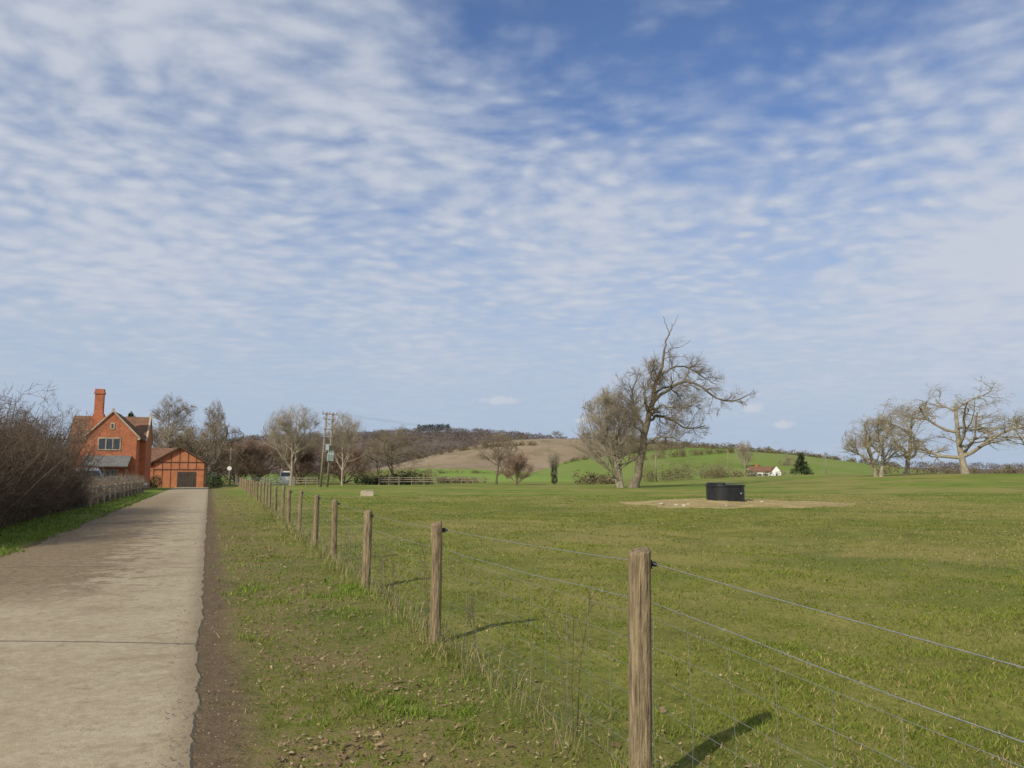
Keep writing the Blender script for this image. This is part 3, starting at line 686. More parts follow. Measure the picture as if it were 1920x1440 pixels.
patch=(.5*nz2(x,y,.6,7)+.5*nz2(x,y,2.5,8)-.5)*3.2; big=nz2(x,y,.11,9)*.6+nz2(x,y,.35,10)*.4
verge=(d>0)&(x<fx(y))
h=(.014+.022*rng.uniform(size=N)**2+.014*np.clip(patch,-.8,1.6))*(1+.008*y)*np.where(verge,1.35,1)
fenced=np.abs(x-fx(y)); h*=1+1.2*np.exp(-(fenced/.2)**2)*rng.uniform(.3,1.2,N); h*=np.where(isl,2.2,1)
h=np.clip(h,.008,.16)
w=.0020+.00070*y*rng.uniform(.5,1.2,N)
a=rng.uniform(0,6.283,N); lean=rng.normal(0,.7,(N,2))*h[:,None]
dx=np.cos(a)*w; dy=np.sin(a)*w
Vb=np.stack([np.stack([x-dx,y-dy,z-.005],1),np.stack([x+dx,y+dy,z-.005],1),np.stack([x+lean[:,0],y+lean[:,1],z+h],1)],1).reshape(-1,3)
me=mkmesh('grass',Vb,np.arange(3*N).reshape(-1,3),MBLADE)
t=rng.uniform(size=N); dry=np.clip(.33-.26*patch+1.1*(big-.5)+.12*(fenced<.3)-.10*verge,.04,.88); dry=np.where(isl,.05,dry); isdry=(t<dry)[:,None]
g1=np.array([.090,.132,.014]); g2=np.array([.255,.295,.044]); m_=np.clip(rng.uniform(size=N)*.75+.20*patch+.05,0,1)[:,None]
cg=g1*(1-m_)+g2*m_; cg=np.where(isl[:,None],cg*np.array([.85,1.02,.9]),cg); cg=np.where((verge&(patch>.2))[:,None],cg*np.array([.95,1.12,1.0]),cg)
m2=rng.uniform(size=(N,1)); cd=np.array([.24,.18,.068])*(1-m2)+np.array([.47,.38,.175])*m2
c=np.where(isdry,cd,cg); colattr(me,np.repeat(c,3,0))
top(addobj('grass',me),'short patchy winter pasture grass covering the field','grass',kind='stuff')

# fallen leaves
N=12500
y=np.exp(rng.uniform(math.log(2.6),math.log(30),N)); u=rng.uniform(size=N)
x=np.where(u<.68,rr_(y)+.45+np.abs(rng.normal(0,1.1,N)),rng.uniform(-.3,.8,N)*(y+1))
d=x-rr_(y); clump=.6*nz2(x,y,1.8,5)+.4*nz2(x,y,6,6); ok=(d>.3)&(rng.uniform(size=N)<np.clip((clump-.3)*2.5,.10,1)); x,y=x[ok],y[ok]; N=len(x); z=gz(x,y)+rng.uniform(.004,.024,N)
s=rng.uniform(.007,.016,N)*np.where(rng.uniform(size=N)<.08,1.9,1); a=rng.uniform(0,6.283,N); ca,sa=np.cos(a),np.sin(a)
base=np.array([(-1,0,.15),(-.3,-.55,.0),(.8,-.35,.25),(1.1,.1,.5),(.3,.6,.1),(-.5,.45,.3)])
B=base[None]*s[:,None,None]; B=B+rng.normal(0,.16,B.shape)*s[:,None,None]; tz=rng.normal(0,.35,N)
Lx=B[:,:,0]*ca[:,None]-B[:,:,1]*sa[:,None]+x[:,None]; Ly=B[:,:,0]*sa[:,None]+B[:,:,1]*ca[:,None]+y[:,None]; Lz=B[:,:,2]+B[:,:,0]*tz[:,None]+z[:,None]
V=np.stack([Lx,Ly,Lz],-1).reshape(-1,3); o6=(np.arange(N)*6)[:,None,None]
F=(np.array([[0,1,2],[0,2,3],[0,3,4],[0,4,5]])[None]+o6).reshape(-1,3)
me=mkmesh('fallen_leaves',V,F,MLEAF)
m2=rng.uniform(size=(N,1))**1.6; c=np.array([.15,.09,.045])*(1-m2)+np.array([.48,.365,.22])*m2
colattr(me,np.repeat(c,6,0)); top(addobj('fallen_leaves',me),'dry brown fallen leaves scattered over verge and field','leaves',kind='stuff')

N=4200; y=np.exp(rng.uniform(math.log(3),math.log(32),N)); side=rng.uniform(size=N)
xr=rr_(y)+rng.uniform(-.25,.42,N); xl=rl_(y)+np.abs(rng.normal(0,1.5,N)); isr=side<.25; x=np.where(isr,xr,xl)
keep=isr|(y>9); x,y,isr=x[keep],y[keep],isr[keep]; N=len(x)
z=np.where(isr&(x>rr_(y)),0.0,.028); s=rng.uniform(.003,.010,N)*(1+y*.03)
oc=np.array([(1,0,0),(0,1,0),(-1,0,0),(0,-1,0),(0,0,.8),(0,0,-.6)]); V=(np.stack([x,y,z],1)[:,None]+(oc[None]+rng.normal(0,.2,(N,6,3)))*s[:,None,None]).reshape(-1,3)
F=(np.array([[0,1,4],[1,2,4],[2,3,4],[3,0,4]])[None]+(np.arange(N)*6)[:,None,None]).reshape(-1,3)
top(addobj('gravel',mkmesh('gravel',V,F,simple('grit',(.12,.09,.06),(.32,.25,.18),30,.9))),'loose grit and small stones along the lane edges','gravel',kind='stuff')

def weed(x,y,h,seed,label):
    global rng
    rng=np.random.default_rng(seed); z=gzf(x,y); n=3
    P0=np.zeros((n,3)); P0[:,:2]=rng.normal(0,.03,(n,2)); D=np.tile([0,0,1.],(n,1))+rng.normal(0,.12,(n,3)); D/=np.linalg.norm(D,axis=1,keepdims=True)
    L=h*rng.uniform(.7,1.05,n); a,b=walk(P0,D,L,np.full(n,.0035),8,.05,.02,.5)
    c,d_,l=kids(a,b,L,7,40,.28,.6,4,.12,.05,.45,.1,.0016); c2,d2,l2=kids(c,d_,l,4,45,.4,.8,3,.15,.05,.3,.1,.0013)
    e=empty('dead_weed',(x,y,z),0,label,'weed','dead weeds along the fence')
    V,F=tubes([(a,b,4),(c,d_,3),(c2,d2,3)]); addobj('stems',mkmesh('stems',V,F,MHEDGE),e)
for i,(y,dx,h) in enumerate([(4.9,.08,.98),(7.0,.12,.7),(8.3,.12,1.05),(9.2,-.1,.6),(10.8,.1,.65),(13.5,.1,.7),(2.9,.3,.5),(3.3,.55,.42)]):
    weed(fx(y)+dx,y,h,200+i,'dead dry brown weed stalk growing against the fence')
rng=np.random.default_rng(91)
N=5200; y=rng.uniform(2.4,40,N); x=fx(y)+rng.normal(0,.12,N); z=gz(x,y); h=rng.uniform(.05,.24,N); a=rng.uniform(0,6.28,N); w=.0011+.0002*y
l=rng.normal(0,.45,(N,2))*h[:,None]
mid=np.stack([x+l[:,0]*.3,y+l[:,1]*.3,z+h*.6],1); dv=np.stack([np.cos(a)*w,np.sin(a)*w,np.zeros(N)],1); bp=np.stack([x,y,z-.01],1); tp=np.stack([x+l[:,0],y+l[:,1],z+h],1)
V=np.stack([bp-dv,bp+dv,mid+dv*.8,mid-dv*.8,tp],1).reshape(-1,3); o5=(np.arange(N)*5)[:,None,None]
F=(np.array([[0,1,2],[0,2,3],[3,2,4]])[None]+o5).reshape(-1,3)
me=mkmesh('long_grass',V,F,MBLADE); m2=rng.uniform(size=(N,1)); c=np.where(m2<.45,np.array([[.17,.23,.04]]),np.array([[.42,.34,.18]]))*rng.uniform(.6,1.2,(N,1)); colattr(me,np.repeat(c,5,0))
top(addobj('long_grass',me),'long dry grass left standing under the fence','grass',kind='stuff')

# ---------------------------------------------------------------- soil mound, trough, stones
mx,my=11.6,43.0; MH=.24
n=70; V=[];F=[]
for i in range(n+1):
    for k in range(120):
        a=2*math.pi*k/120; rad=i/n*(1+.26*mnoise.noise(Vector((math.cos(a)*1.4,math.sin(a)*1.4,4)))+.14*mnoise.noise(Vector((math.cos(a)*5,math.sin(a)*5,8)))+.06*mnoise.noise(Vector((math.cos(a)*16,math.sin(a)*16,2))))
        x=mx+5.8*rad*math.cos(a); y=my+5.9*rad*math.sin(a)
        h=MH*(1-(i/n)**2)**1.3+(.12*mnoise.noise(Vector((x*.9,y*.9,0)))+.07*mnoise.noise(Vector((x*3.5,y*3.5,0))))*(1-i/n)
        V.append((x,y,gzf(x,y)+h+.006-(.05 if i==n else 0)))
for i in range(n):
    for k in range(120): F.append((i*120+k,(i+1)*120+k,(i+1)*120+(k+1)%120,i*120+(k+1)%120))
top(addobj('soil_mound',mkmesh('soil_mound',V,F,MSAND,True)),kind='structure')
e=empty('water_trough',(11.3,42.2,.13),.08,'low round black plastic water trough on bare soil','trough'); e.scale=(.95,.95,1.03)
def sup(a,b,p=2.4,n=48): return [(a*math.copysign(abs(math.cos(t))**(2/p),math.cos(t)),b*math.copysign(abs(math.sin(t))**(2/p),math.sin(t))) for t in [2*math.pi*i/n for i in range(n)]]
g=Geo().prismz(sup(1.0,.95),0,.86); addobj('body',g.mesh('body',MBLK),e)
g=Geo()
for t in range(16):
    a=2*math.pi*t/16+.1; cx_,cy_=1.0*math.cos(a),.95*math.sin(a); g.cyl((cx_*1.01,cy_*1.01,.06),(cx_*1.01,cy_*1.01,.8),.03,.03,8)
addobj('rib',g.mesh('rib',MBLK),e)
g=Geo().prismz(sup(1.05,1.0),.82,.92); addobj('rim',g.mesh('rim',MBLK,bevel=.015),e)
g=Geo().prismz([(-.95,-.35),(-.75,-.6),(-.35,-.72),(-.15,-.5),(-.15,.5),(-.35,.72),(-.75,.6),(-.95,.35)],.92,1.03); addobj('float_box',g.mesh('float_box',MBLK,bevel=.03),e)
g=Geo().box(.50,.60,-.945,-.925,.46,.52); addobj('label_plate',g.mesh('label_plate',MGREYM),e)
def rockmesh(seed):
    import bmesh
    bm=bmesh.new(); bmesh.ops.create_icosphere(bm,subdivisions=2,radius=1)
    for v in bm.verts:
        q=mnoise.noise(v.co*1.3+Vector((seed*7,0,0))); v.co*=1+.4*q; v.co.z*=.65
    me=bpy.data.meshes.new('stone'); bm.to_mesh(me); bm.free(); me.materials.append(MROCK); return me
rocks=[rockmesh(i) for i in range(4)]
for i,(dx,dy,s) in enumerate([(-3.5,-3.7,.12),(-3.2,-4.0,.14),(-2.9,-3.6,.09),(-4.1,-2.9,.10),(1.2,-2.1,.10),(-1.3,-4.6,.06),(-.6,-2.2,.06),(3.1,-2.6,.06)]):
    x,y=mx+dx,my+dy; rad=math.hypot(dx/5.8,dy/5.9)
    o=addobj('stone',rocks[i%4],loc=(x,y,gzf(x,y)+MH*max(0,1-rad**2)**1.3+.02),rot=(0,0,i*1.1),scale=(s*1.1,s*.9,s*.9))
    top(o,'pale chalky stone lying on the bare soil mound','stone','stones on the soil mound')
g=Geo().prism([(-.62,0),(.60,0),(.62,.42),(.50,.52),(-.55,.50),(-.63,.40)],-.3,.3)
e=empty('stone_block',(-10.9,60,gzf(-10.9,60)-.02),.15,'squat weathered concrete block lying in the pasture','stone block'); e.scale=(.78,.78,.85)
addobj('block',g.mesh('block',MSTONE,bevel=.04),e)
addobj('lid',Geo().box(-.2,.58,-.32,.28,.50,.60).mesh('lid',simple('lichen_stone',(.2,.18,.13),(.34,.3,.22),9,.95,.4),bevel=.02),e)

# ---------------------------------------------------------------- brick house
H=empty('brick_house',(-40.5,80,0),math.radians(19),'two storey red brick house with stone gable copings and tall chimney','house')
g=Geo().prism([(-2.3,0),(2.3,0),(2.3,5.5),(0,7.9),(-2.3,5.5)],0,6.0)
g.prismx([(3.0,0),(8.6,0),(8.6,5.3),(5.8,7.7),(3.0,5.3)],-4.4,-2.303).prismx([(3.003,0),(8.603,0),(8.603,5.3),(5.8,7.7),(3.003,5.3)],2.303,2.9)
addobj('wall',g.mesh('wall',MBRICK),H)
def slopes(g,x0,x1,ze,zr,y0,y1,t=.12,ov=.25):
    xm=(x0+x1)/2; s=(zr-ze)/(xm-x0)
    g.prism([(x0-ov,ze-ov*s+.02),(xm,zr+.02),(xm,zr+t+.04),(x0-ov,ze-ov*s+t+.02)],y0,y1)
    g.prism([(x1+ov,ze-ov*s+.02),(x1+ov,ze-ov*s+t+.02),(xm,zr+t+.04),(xm,zr+.02)],y0,y1)
def slopesx(g,y0,y1,ze,zr,x0,x1,t=.12,ov=.25):
    ym=(y0+y1)/2; s=(zr-ze)/(ym-y0)
    g.prismx([(y0-ov,ze-ov*s+.02),(ym,zr+.02),(ym,zr+t+.04),(y0-ov,ze-ov*s+t+.02)],x0,x1)
    g.prismx([(y1+ov,ze-ov*s+.02),(y1+ov,ze-ov*s+t+.02),(ym,zr+t+.04),(ym,zr+.02)],x0,x1)
g=Geo(); slopes(g,-2.3,2.3,5.5,7.9,.14,6.2); slopesx(g,3.0,8.6,5.3,7.7,-4.5,2.8)
roof=addobj('roof',g.mesh('roof',MTILE),H)
g=Geo()
g.beam((-2.55,.0,5.34),(0,.0,8.03),.13,.28).beam((2.55,.0,5.34),(0,.0,8.03),.13,.28)
g.box(-.10,.10,-.1,.12,8.0,8.3).box(-2.62,-2.35,-.12,.15,5.12,5.36).box(2.35,2.62,-.12,.15,5.12,5.36)
addobj('coping',g.mesh('coping',MSTONE),H)
g=Geo().beam((2.92,2.75,5.12),(2.92,5.8,7.9),.18,.14).beam((2.92,8.85,5.12),(2.92,5.8,7.9),.18,.14).box(2.82,3.02,5.7,5.9,7.85,8.2)
addobj('coping',g.mesh('coping',MSTONE),H)
def mull(x0,x1,z0,z1,lights,yy=0):
    w=empty('window',(0,0,0)); w.parent=H
    g=Geo(); t=.1
    g.box(x0-t,x1+t,yy-.05,yy+.02,z1,z1+t+.04).box(x0-t,x1+t,yy-.08,yy+.02,z0-t,z0).box(x0-t,x0,yy-.05,yy+.02,z0,z1).box(x1,x1+t,yy-.05,yy+.02,z0,z1)
    for i in range(1,lights):
        xx=x0+(x1-x0)*i/lights; g.box(xx-.045,xx+.045,yy-.045,yy+.02,z0,z1)
    addobj('frame',g.mesh('frame',MSTONE),w)
    g=Geo().box(x0+.002,x1-.002,yy-.02,yy-.006,z0+.002,z1-.002); addobj('pane',g.mesh('pane',MGLASS),w)
mull(-1.15,.75,4.15,5.2,3); mull(-.10,.10,6.25,6.7,1); mull(-.9,.6,1.1,2.0,3)
addobj('chimney',Geo().box(-2.2,-.9,1.0,2.2,5.0,7.5).box(-2.05,-1.05,1.1,2.1,7.5,7.8).box(-1.95,-1.15,1.15,1.98,7.8,9.85).box(-2.03,-1.07,1.07,2.06,9.85,10.05).box(-1.97,-1.13,1.13,2.0,10.05,10.35).mesh('chimney',MBRICK),roof)
g=Geo().prismx([(-2.6,2.35),(-2.6,2.47),(-.01,3.52),(-.01,3.40)],-2.4,1.9); addobj('lean_to_roof',g.mesh('lean_to_roof',MSLATE),H)
for xx in (-2.3,-.25,1.7): addobj('lean_to_post',Geo().box(xx,xx+.12,-2.45,-2.33,0,2.4).mesh('lean_to_post',MBLACKW),H)

# timber framed garage
Hg=empty('timber_garage',(-41.7,99.5,0),math.radians(20),'orange brick garage with dark timber framing and broad tiled roof','garage')
g=Geo().prism([(-3.0,0),(3.0,0),(3.0,3.2),(0,4.95),(-3.0,3.2)],0,6).prismx([(.6,0),(5.9,0),(5.9,3.1),(3.25,4.85),(.6,3.1)],-7.6,-3.003)
addobj('wall',g.mesh('wall',MBRICK2),Hg)
g=Geo(); slopes(g,-3.0,3.0,3.2,4.95,-.3,6.3,.12,.40); slopesx(g,.6,5.9,3.1,4.85,-7.9,-.4,.12,.35)
addobj('roof',g.mesh('roof',MTILE),Hg)
g=Geo(); w=.06
for xx in (-2.92,-1.95,-.98,0,.98,1.95,2.92):
    zt=4.9-abs(xx)*.583-.12; z0=0 if abs(xx)>2.5 or xx in(-1.95,-.98) else 2.35
    g.box(xx-w/2,xx+w/2,-.04,.02,z0,zt)
g.box(-3.0,3.0,-.06,.02,2.2,2.29).box(-3.0,3.0,-.06,.02,3.1,3.18)
addobj('timber_frame',g.mesh('timber_frame',MBLACKW),Hg)
g=Geo().beam((-3.4,-.33,2.97),(0,-.33,5.01),.11,.05).beam((3.4,-.33,2.97),(0,-.33,5.01),.11,.05); addobj('bargeboard',g.mesh('bargeboard',MBLACKW),Hg)
dm=simple('dark_door',(.045,.036,.03),(.09,.072,.058),3,.8)
for x0 in (-.2,.9):
    g=Geo().box(x0,x0+1.05,-.07,-.03,.02,1.95)
    for k in range(3): g.box(x0+.2+k*.31,x0+.22+k*.31,-.085,-.07,.05,1.92)
    addobj('door',g.mesh('door',dm),Hg)

# white cottage
e=empty('white_cottage',(82.5,260,-.3),math.radians(-6),'low white cottage with brown tiled roof beyond the field','cottage')
addobj('wall',Geo().prismx([(0,0),(5,0),(5,2.9),(2.5,4.5),(0,2.9)],-4.6,2.4).prism([(2.403,0),(5.2,0),(5.2,2.9),(3.8,4.6),(2.403,2.9)],-.8,4.5).mesh('wall',MWHITE),e)
g=Geo(); slopesx(g,0,5,2.9,4.5,-4.8,2.5); slopes(g,2.403,5.2,2.9,4.6,-.7,4.6,.1,.12); addobj('roof',g.mesh('roof',MTILE),e)
addobj('chimney',Geo().box(-2.2,-1.6,2.2,2.8,4.2,5.5).mesh('chimney',MBRICK),e)
for xx in (-3.6,-1.6,.4): addobj('window',Geo().box(xx,xx+.8,-.03,-.005,1.2,2.1).mesh('window',MGLASS),e)
addobj('window',Geo().box(3.5,4.1,-.83,-.803,1.3,2.2).mesh('window',MGLASS),e)

# ---------------------------------------------------------------- utility poles
def hpole(x,y):
    e=empty('utility_pole',(x,y,gzf(x,y)-.1),.1,'twin wooden utility pole with crossarms and grey transformer','utility pole'); e.rotation_euler=(0,math.radians(3.2),.25)
    for xx in (-.42,.42):
        addobj('pole',Geo().cyl((xx,0,0),(xx,0,9.9),.17,.12,12).mesh('pole',MPOLE,True),e)
    for (hw,z0,z1) in ((1.0,9.55,9.7),(.8,8.9,9.02),(.65,7.6,7.72)): addobj('crossarm',Geo().box(-hw,hw,-.2,-.13,z0,z1).mesh('crossarm',MPOLE),e)
    for zz in (6.6,5.6,4.7): addobj('brace',Geo().box(-.6,.6,-.2,-.14,zz,zz+.1).mesh('brace',MGREYM),e)
    addobj('brace',Geo().beam((-.42,-.16,7.7),(.42,-.16,8.9),.07,.05).beam((.42,-.16,7.7),(-.42,-.16,8.9),.07,.05).mesh('brace',MGREYM),e)
    ig=Geo()
    for k in range(4): ig.cyl((0,0,k*.07),(0,0,k*.07+.05),.075,.05,8)
    im=ig.mesh('insulator',simple('porcelain',(.18,.09,.06),(.3,.16,.1),4,.3))
    for xx in (-.9,-.05,.9): addobj('insulator',im,e,loc=(xx,-.16,9.72))
    for xx in (-.7,.7): addobj('insulator',im,e,loc=(xx,-.16,9.04))
    g=Geo().box(.1,.95,-.75,-.22,3.5,4.5)
    for k in range(5): g.box(.16+k*.17,.2+k*.17,-.83,-.75,3.6,4.4)
    for k in range(3): g.cyl((.28+k*.25,-.48,4.5),(.28+k*.25,-.48,4.85),.06,.04,8)
    addobj('transformer',g.mesh('transformer',MTRAN),e)
    addobj('fuse_box',Geo().box(-.2,.25,-.42,-.2,4.9,5.6).mesh('fuse_box',MTRAN),e)
hpole(-24.6,104)
def pole(x,y,h,label,z=None,arm=True):
    e=empty('telegraph_pole',(x,y,(gzf(x,y) if z is None else z)-.1),.2,label,'telegraph pole')
    addobj('pole',Geo().cyl((0,0,0),(0,0,h),.14,.10,10).mesh('pole',MPOLE,True),e)
    if arm: addobj('crossarm',Geo().box(-.7,.7,-.13,-.06,h-.4,h-.28).box(-.62,-.56,-.12,-.07,h-.28,h-.12).box(.56,.62,-.12,-.07,h-.28,h-.12).mesh('crossarm',MPOLE),e)
pole(-40.8,115,5.6,'slim wooden telegraph pole at the lane end')
pole(27.2,150,5.4,'thin wooden pole behind the pasture')
pole(95,240,8.5,'thin wooden pole beyond the parkland')
pole(64,235,9.0,'wooden line pole at the far field edge')
wires=[((-23.2,103.9,9.6),(64,235,9.1)),((-22.4,103.9,9.6),(64.6,235,8.9)),((-24.1,103.9,9.6),(63.4,235,8.9))]
g=[]
for a,b in wires:
    a=np.array(a);b=np.array(b); t=np.linspace(0,1,40)[:,None]; q=a+(b-a)*t; q[:,2]-=(1.6*4*t*(1-t))[:,0]; g.append((q[None],np.full((1,40),.008),3))
V,F=tubes(g); top(addobj('power_line',mkmesh('power_line',V,F,MGREYM)),'three thin overhead electricity wires crossing the field','power line')
e=empty('pylon',(82,392,float(hC(82,392))-.3),.3,'small grey lattice pylon on the green hill','pylon')
g=Geo(); hh=11; 
cs=[(-1.3,-1.3),(1.3,-1.3),(1.3,1.3),(-1.3,1.3)]
for cx,cy in cs: g.beam((cx,cy,0),(cx*.15,cy*.15,hh),.09,.09)
for k in range(7):
    f0=1-.85*(k/7); f1=1-.85*((k+1)/7); z0=hh*k/7; z1=hh*(k+1)/7
    for i in range(4):
        a=cs[i]; b=cs[(i+1)%4]; g.beam((a[0]*f0,a[1]*f0,z0),(b[0]*f1,b[1]*f1,z1),.05,.05)
g.beam((-2.4,0,hh*.82),(2.4,0,hh*.82),.08,.08).beam((-1.8,0,hh*.96),(1.8,0,hh*.96),.08,.08)
addobj('lattice_frame',g.mesh('lattice_frame',MGREYM),e)

# ---------------------------------------------------------------- signs, gates, rail fences
def disc(r,y0,y1,cz,n=28):
    return Geo().cyl((0,y0,cz),(0,y1,cz),r,r,n)
e=empty('road_sign',(-38.8,109,gzf(-38.8,109)),.33,'small round white road sign on a grey pole','road sign')
addobj('pole',Geo().cyl((0,0,0),(0,0,2.7),.05,.05).mesh('pole',MGREYM),e)
addobj('rim',disc(.32,-.07,-.05,2.45).mesh('rim',MRED),e)
addobj('face',disc(.285,-.08,-.071,2.45).mesh('face',MWHITE),e)
e=empty('notice_board',(-38.6,103,gzf(-38.6,103)),.33,'small white notice boards on a wooden post','sign')
addobj('post',Geo().cyl((0,0,0),(0,0,1.9),.05,.05).mesh('post',MPOLE),e)
addobj('board',Geo().box(-.3,.3,-.08,-.05,1.4,1.85).mesh('board',MWHITE),e)
addobj('board',Geo().box(-.26,.26,-.08,-.05,.95,1.3).mesh('board',MGREYM),e)
def gate(x,y,w,rz,label):
    e=empty('field_gate',(x,y,gzf(x,y)),rz,label,'gate','metal field gates')
    g=Geo()
    for zz in (.2,.42,.64,.88,1.14): g.cyl((0,0,zz),(w,0,zz),.028,.028,6)
    g.cyl((0,0,.2),(0,0,1.16),.03,.03,6).cyl((w,0,.2),(w,0,1.16),.03,.03,6).cyl((w/2,0,.2),(w/2,0,1.14),.025,.025,6).cyl((0,0,.2),(w/2,0,1.14),.02,.02,6)
    addobj('frame',g.mesh('frame',MGALV),e)
    for xx in (-.12,w+.12): addobj('post',Geo().cyl((xx,0,0),(xx,0,1.45),.09,.085,10).mesh('post',MPOLE),e)
gate(-37.0,107,3.5,.1,'galvanised metal field gate with wooden posts'); gate(-33.0,107.4,3.3,.1,'galvanised metal field gate with wooden posts')
def railfence(x,y,w,rz,label,n=4):
    e=empty('rail_fence',(x,y,gzf(x,y)),rz,label,'fence','wooden rail fences')
    for zz in (.45,.78,1.08): addobj('rail',Geo().box(0,w,-.03,.01,zz,zz+.11).mesh('rail',MPOLE),e)
    pmz=Geo().box(-.06,.06,.012,.13,0,1.3).mesh('post',MPOLE)
    for k in range(n): addobj('post',pmz,e,loc=(w*k/(n-1),0,0))
railfence(-29.0,106,3.0,.05,'wooden rail fence beside the field gate',3)
railfence(-20.4,122,3.0,0,'weathered wooden rail fence at the field edge',3)
railfence(-17.6,124,5.8,.02,'weathered wooden rail fence at the field edge',4)
railfence(-13.0,142,8.0,.02,'pale wooden rail fence in front of the far meadow',5)
stake=Geo().box(-.07,.07,-.07,.07,0,1.5).mesh('stake',MPOLE)
for i in range(26):
    x=60+i*3.0; y=205+i*.5
    o=addobj('fence_stake',stake,loc=(x,y,gzf(x,y)))
    top(o,'thin wooden fence stake at the pasture edge','fence stake','stakes along the far pasture')

# ---------------------------------------------------------------- vehicles
def vehicle(name,loc,rz,prof,glass,w,paint,label,cat,wheels,rear=None):
    e=empty(name,loc,rz,label,cat)
    g=Geo().prismx(prof,-w/2,w/2); addobj('body',g.mesh('body',paint,bevel=.05),e)
    for sx in (-1,1):
        g=Geo(); x=sx*(w/2+.003); V=[(x,a,b) for a,b in glass]; g.add(V+[(x-sx*.02,a,b) for a,b in glass],[tuple(range(len(glass)))]+[(i,(i+1)%len(glass),(i+1)%len(glass)+len(glass),i+len(glass)) for i in range(len(glass))])
        addobj('side_window',g.mesh('side_window',MGLASS),e)
    for (a,b),nm in rear:
        a=Vector((0,a[0],a[1])); b=Vector((0,b[0],b[1])); t=(b-a).normalized(); nrm=Vector((0,-t.z,t.y)); 
        if (nrm.y>0)!=(a.y>0): nrm=-nrm
        a2=a+t*.08+nrm*.012; b2=b-t*.08+nrm*.012; hw=w/2-.14
        V=[(-hw,a2.y,a2.z),(hw,a2.y,a2.z),(hw*.93,b2.y,b2.z),(-hw*.93,b2.y,b2.z)]; V+=[(p[0],p[1]-nrm.y*.03,p[2]-nrm.z*.03) for p in V]
        addobj(nm,Geo().add(V,[(0,1,2,3),(7,6,5,4),(0,4,5,1),(1,5,6,2),(2,6,7,3),(3,7,4,0)]).mesh(nm,MGLASS),e)
    wm=Geo().cyl((-.11,0,0),(.11,0,0),.32,.32,20).mesh('tyre',MBLK); rm=Geo().cyl((-.12,0,0),(.12,0,0),.19,.19,16).mesh('rim',MGREYM)
    for yy in wheels:
        for sx in (-1,1):
            wo=addobj('wheel',wm,e,loc=(sx*(w/2-.09),yy,.32)); addobj('rim',rm,wo)
    f=min(p[0] for p in prof); rback=max(p[0] for p in prof)
    for sx in (-1,1):
        addobj('headlight',Geo().box(sx*(w/2-.3)-.14,sx*(w/2-.3)+.14,f-.02,f+.06,.62,.78).mesh('headlight',MWHITE),e)
        addobj('tail_light',Geo().box(sx*(w/2-.15)-.08,sx*(w/2-.15)+.08,rback-.06,rback+.02,.75,1.05).mesh('tail_light',MRED),e)
vanprof=[(-2.3,.3),(2.2,.3),(2.25,.6),(2.2,2.05),(2.1,2.15),(-.9,2.15),(-1.25,1.95),(-1.75,1.2),(-2.3,1.0)]
vang=[(-1.55,1.25),(-.6,1.25),(-.6,1.85),(-1.15,1.85)]
carprof=[(-2.1,.3),(2.05,.3),(2.1,.85),(1.8,.95),(1.3,1.42),(-.3,1.45),(-1.1,.98),(-2.0,.82)]
carg=[(-.95,.98),(1.5,.98),(1.2,1.34),(-.28,1.36)]
MVAN=simple('grey_van_paint',(.20,.22,.24),(.27,.29,.31),1,.4,spec=.4); MCAR=simple('grey_paint',(.08,.09,.10),(.12,.13,.14),1,.35,spec=.5)
vehicle('parked_van',(-34.8,64,0),math.radians(62),vanprof,vang,1.85,MVAN,'grey van parked behind the roadside hedge','van',(-1.45,1.4),[(((-1.75,1.2),(-1.25,1.95)),'windscreen'),(((2.215,1.2),(2.2,2.0)),'rear_window')])
vehicle('parked_car',(-36.6,75,0),math.radians(70),carprof,carg,1.75,MCAR,'dark grey car parked near the house','car',(-1.3,1.3),[(((-1.1,.98),(-.3,1.45)),'windscreen'),(((1.8,.95),(1.3,1.42)),'rear_window')])
vehicle('parked_van',(-35.2,124,0),math.radians(195),vanprof,vang,1.85,MWHITE,'white van parked behind the field gate','van',(-1.45,1.4),[(((-1.75,1.2),(-1.25,1.95)),'windscreen'),(((2.215,1.2),(2.2,2.0)),'rear_window')])

# ---------------------------------------------------------------- sky and sun
w=bpy.data.worlds.new('World'); scene.world=w; w.use_nodes=True; nt=w.node_tree
bg=nt.nodes['Background']; bg.inputs[1].default_value=.1
sun_dir=Vector((-.60,-.80,0)).normalized(); el=math.radians(35)
sky=nd(nt,'ShaderNodeTexSky',sky_type='NISHITA'); sky.sun_disc=False; sky.sun_elevation=el; sky.sun_rotation=math.radians(216.9); sky.air_density=1.0; sky.dust_density=.6; sky.ozone_density=2.0
dirv=nd(nt,'ShaderNodeTexCoord').outputs['Generated']; sp=nd(nt,'ShaderNodeSeparateXYZ',{0:dirv}); dx,dy,dz=sp.outputs
zc=M(nt,'ADD',M(nt,'MAXIMUM',dz,0.0),.12)
px=M(nt,'DIVIDE',dx,zc); py=M(nt,'DIVIDE',dy,zc)
px=M(nt,'SUBTRACT',px,M(nt,'MULTIPLY',py,.08))
pv=nd(nt,'ShaderNodeCombineXYZ',{0:px,1:py}).outputs[0]
pvs=nd(nt,'ShaderNodeCombineXYZ',{0:px,1:M(nt,'MULTIPLY',py,.42)}).outputs[0]
warp=nd(nt,'ShaderNodeTexNoise',{'Vector':pv,'Scale':1.6,'Detail':1.0}).outputs[1]
wv=nd(nt,'ShaderNodeVectorMath',{0:pv,1:nd(nt,'ShaderNodeVectorMath',{0:warp,1:(.25,.25,.0)},operation='MULTIPLY').outputs[0]},operation='ADD').outputs[0]
rot=nd(nt,'ShaderNodeMapping',{0:wv,2:(0,0,math.radians(32)),3:(.9,1.12,1)}).outputs[0]
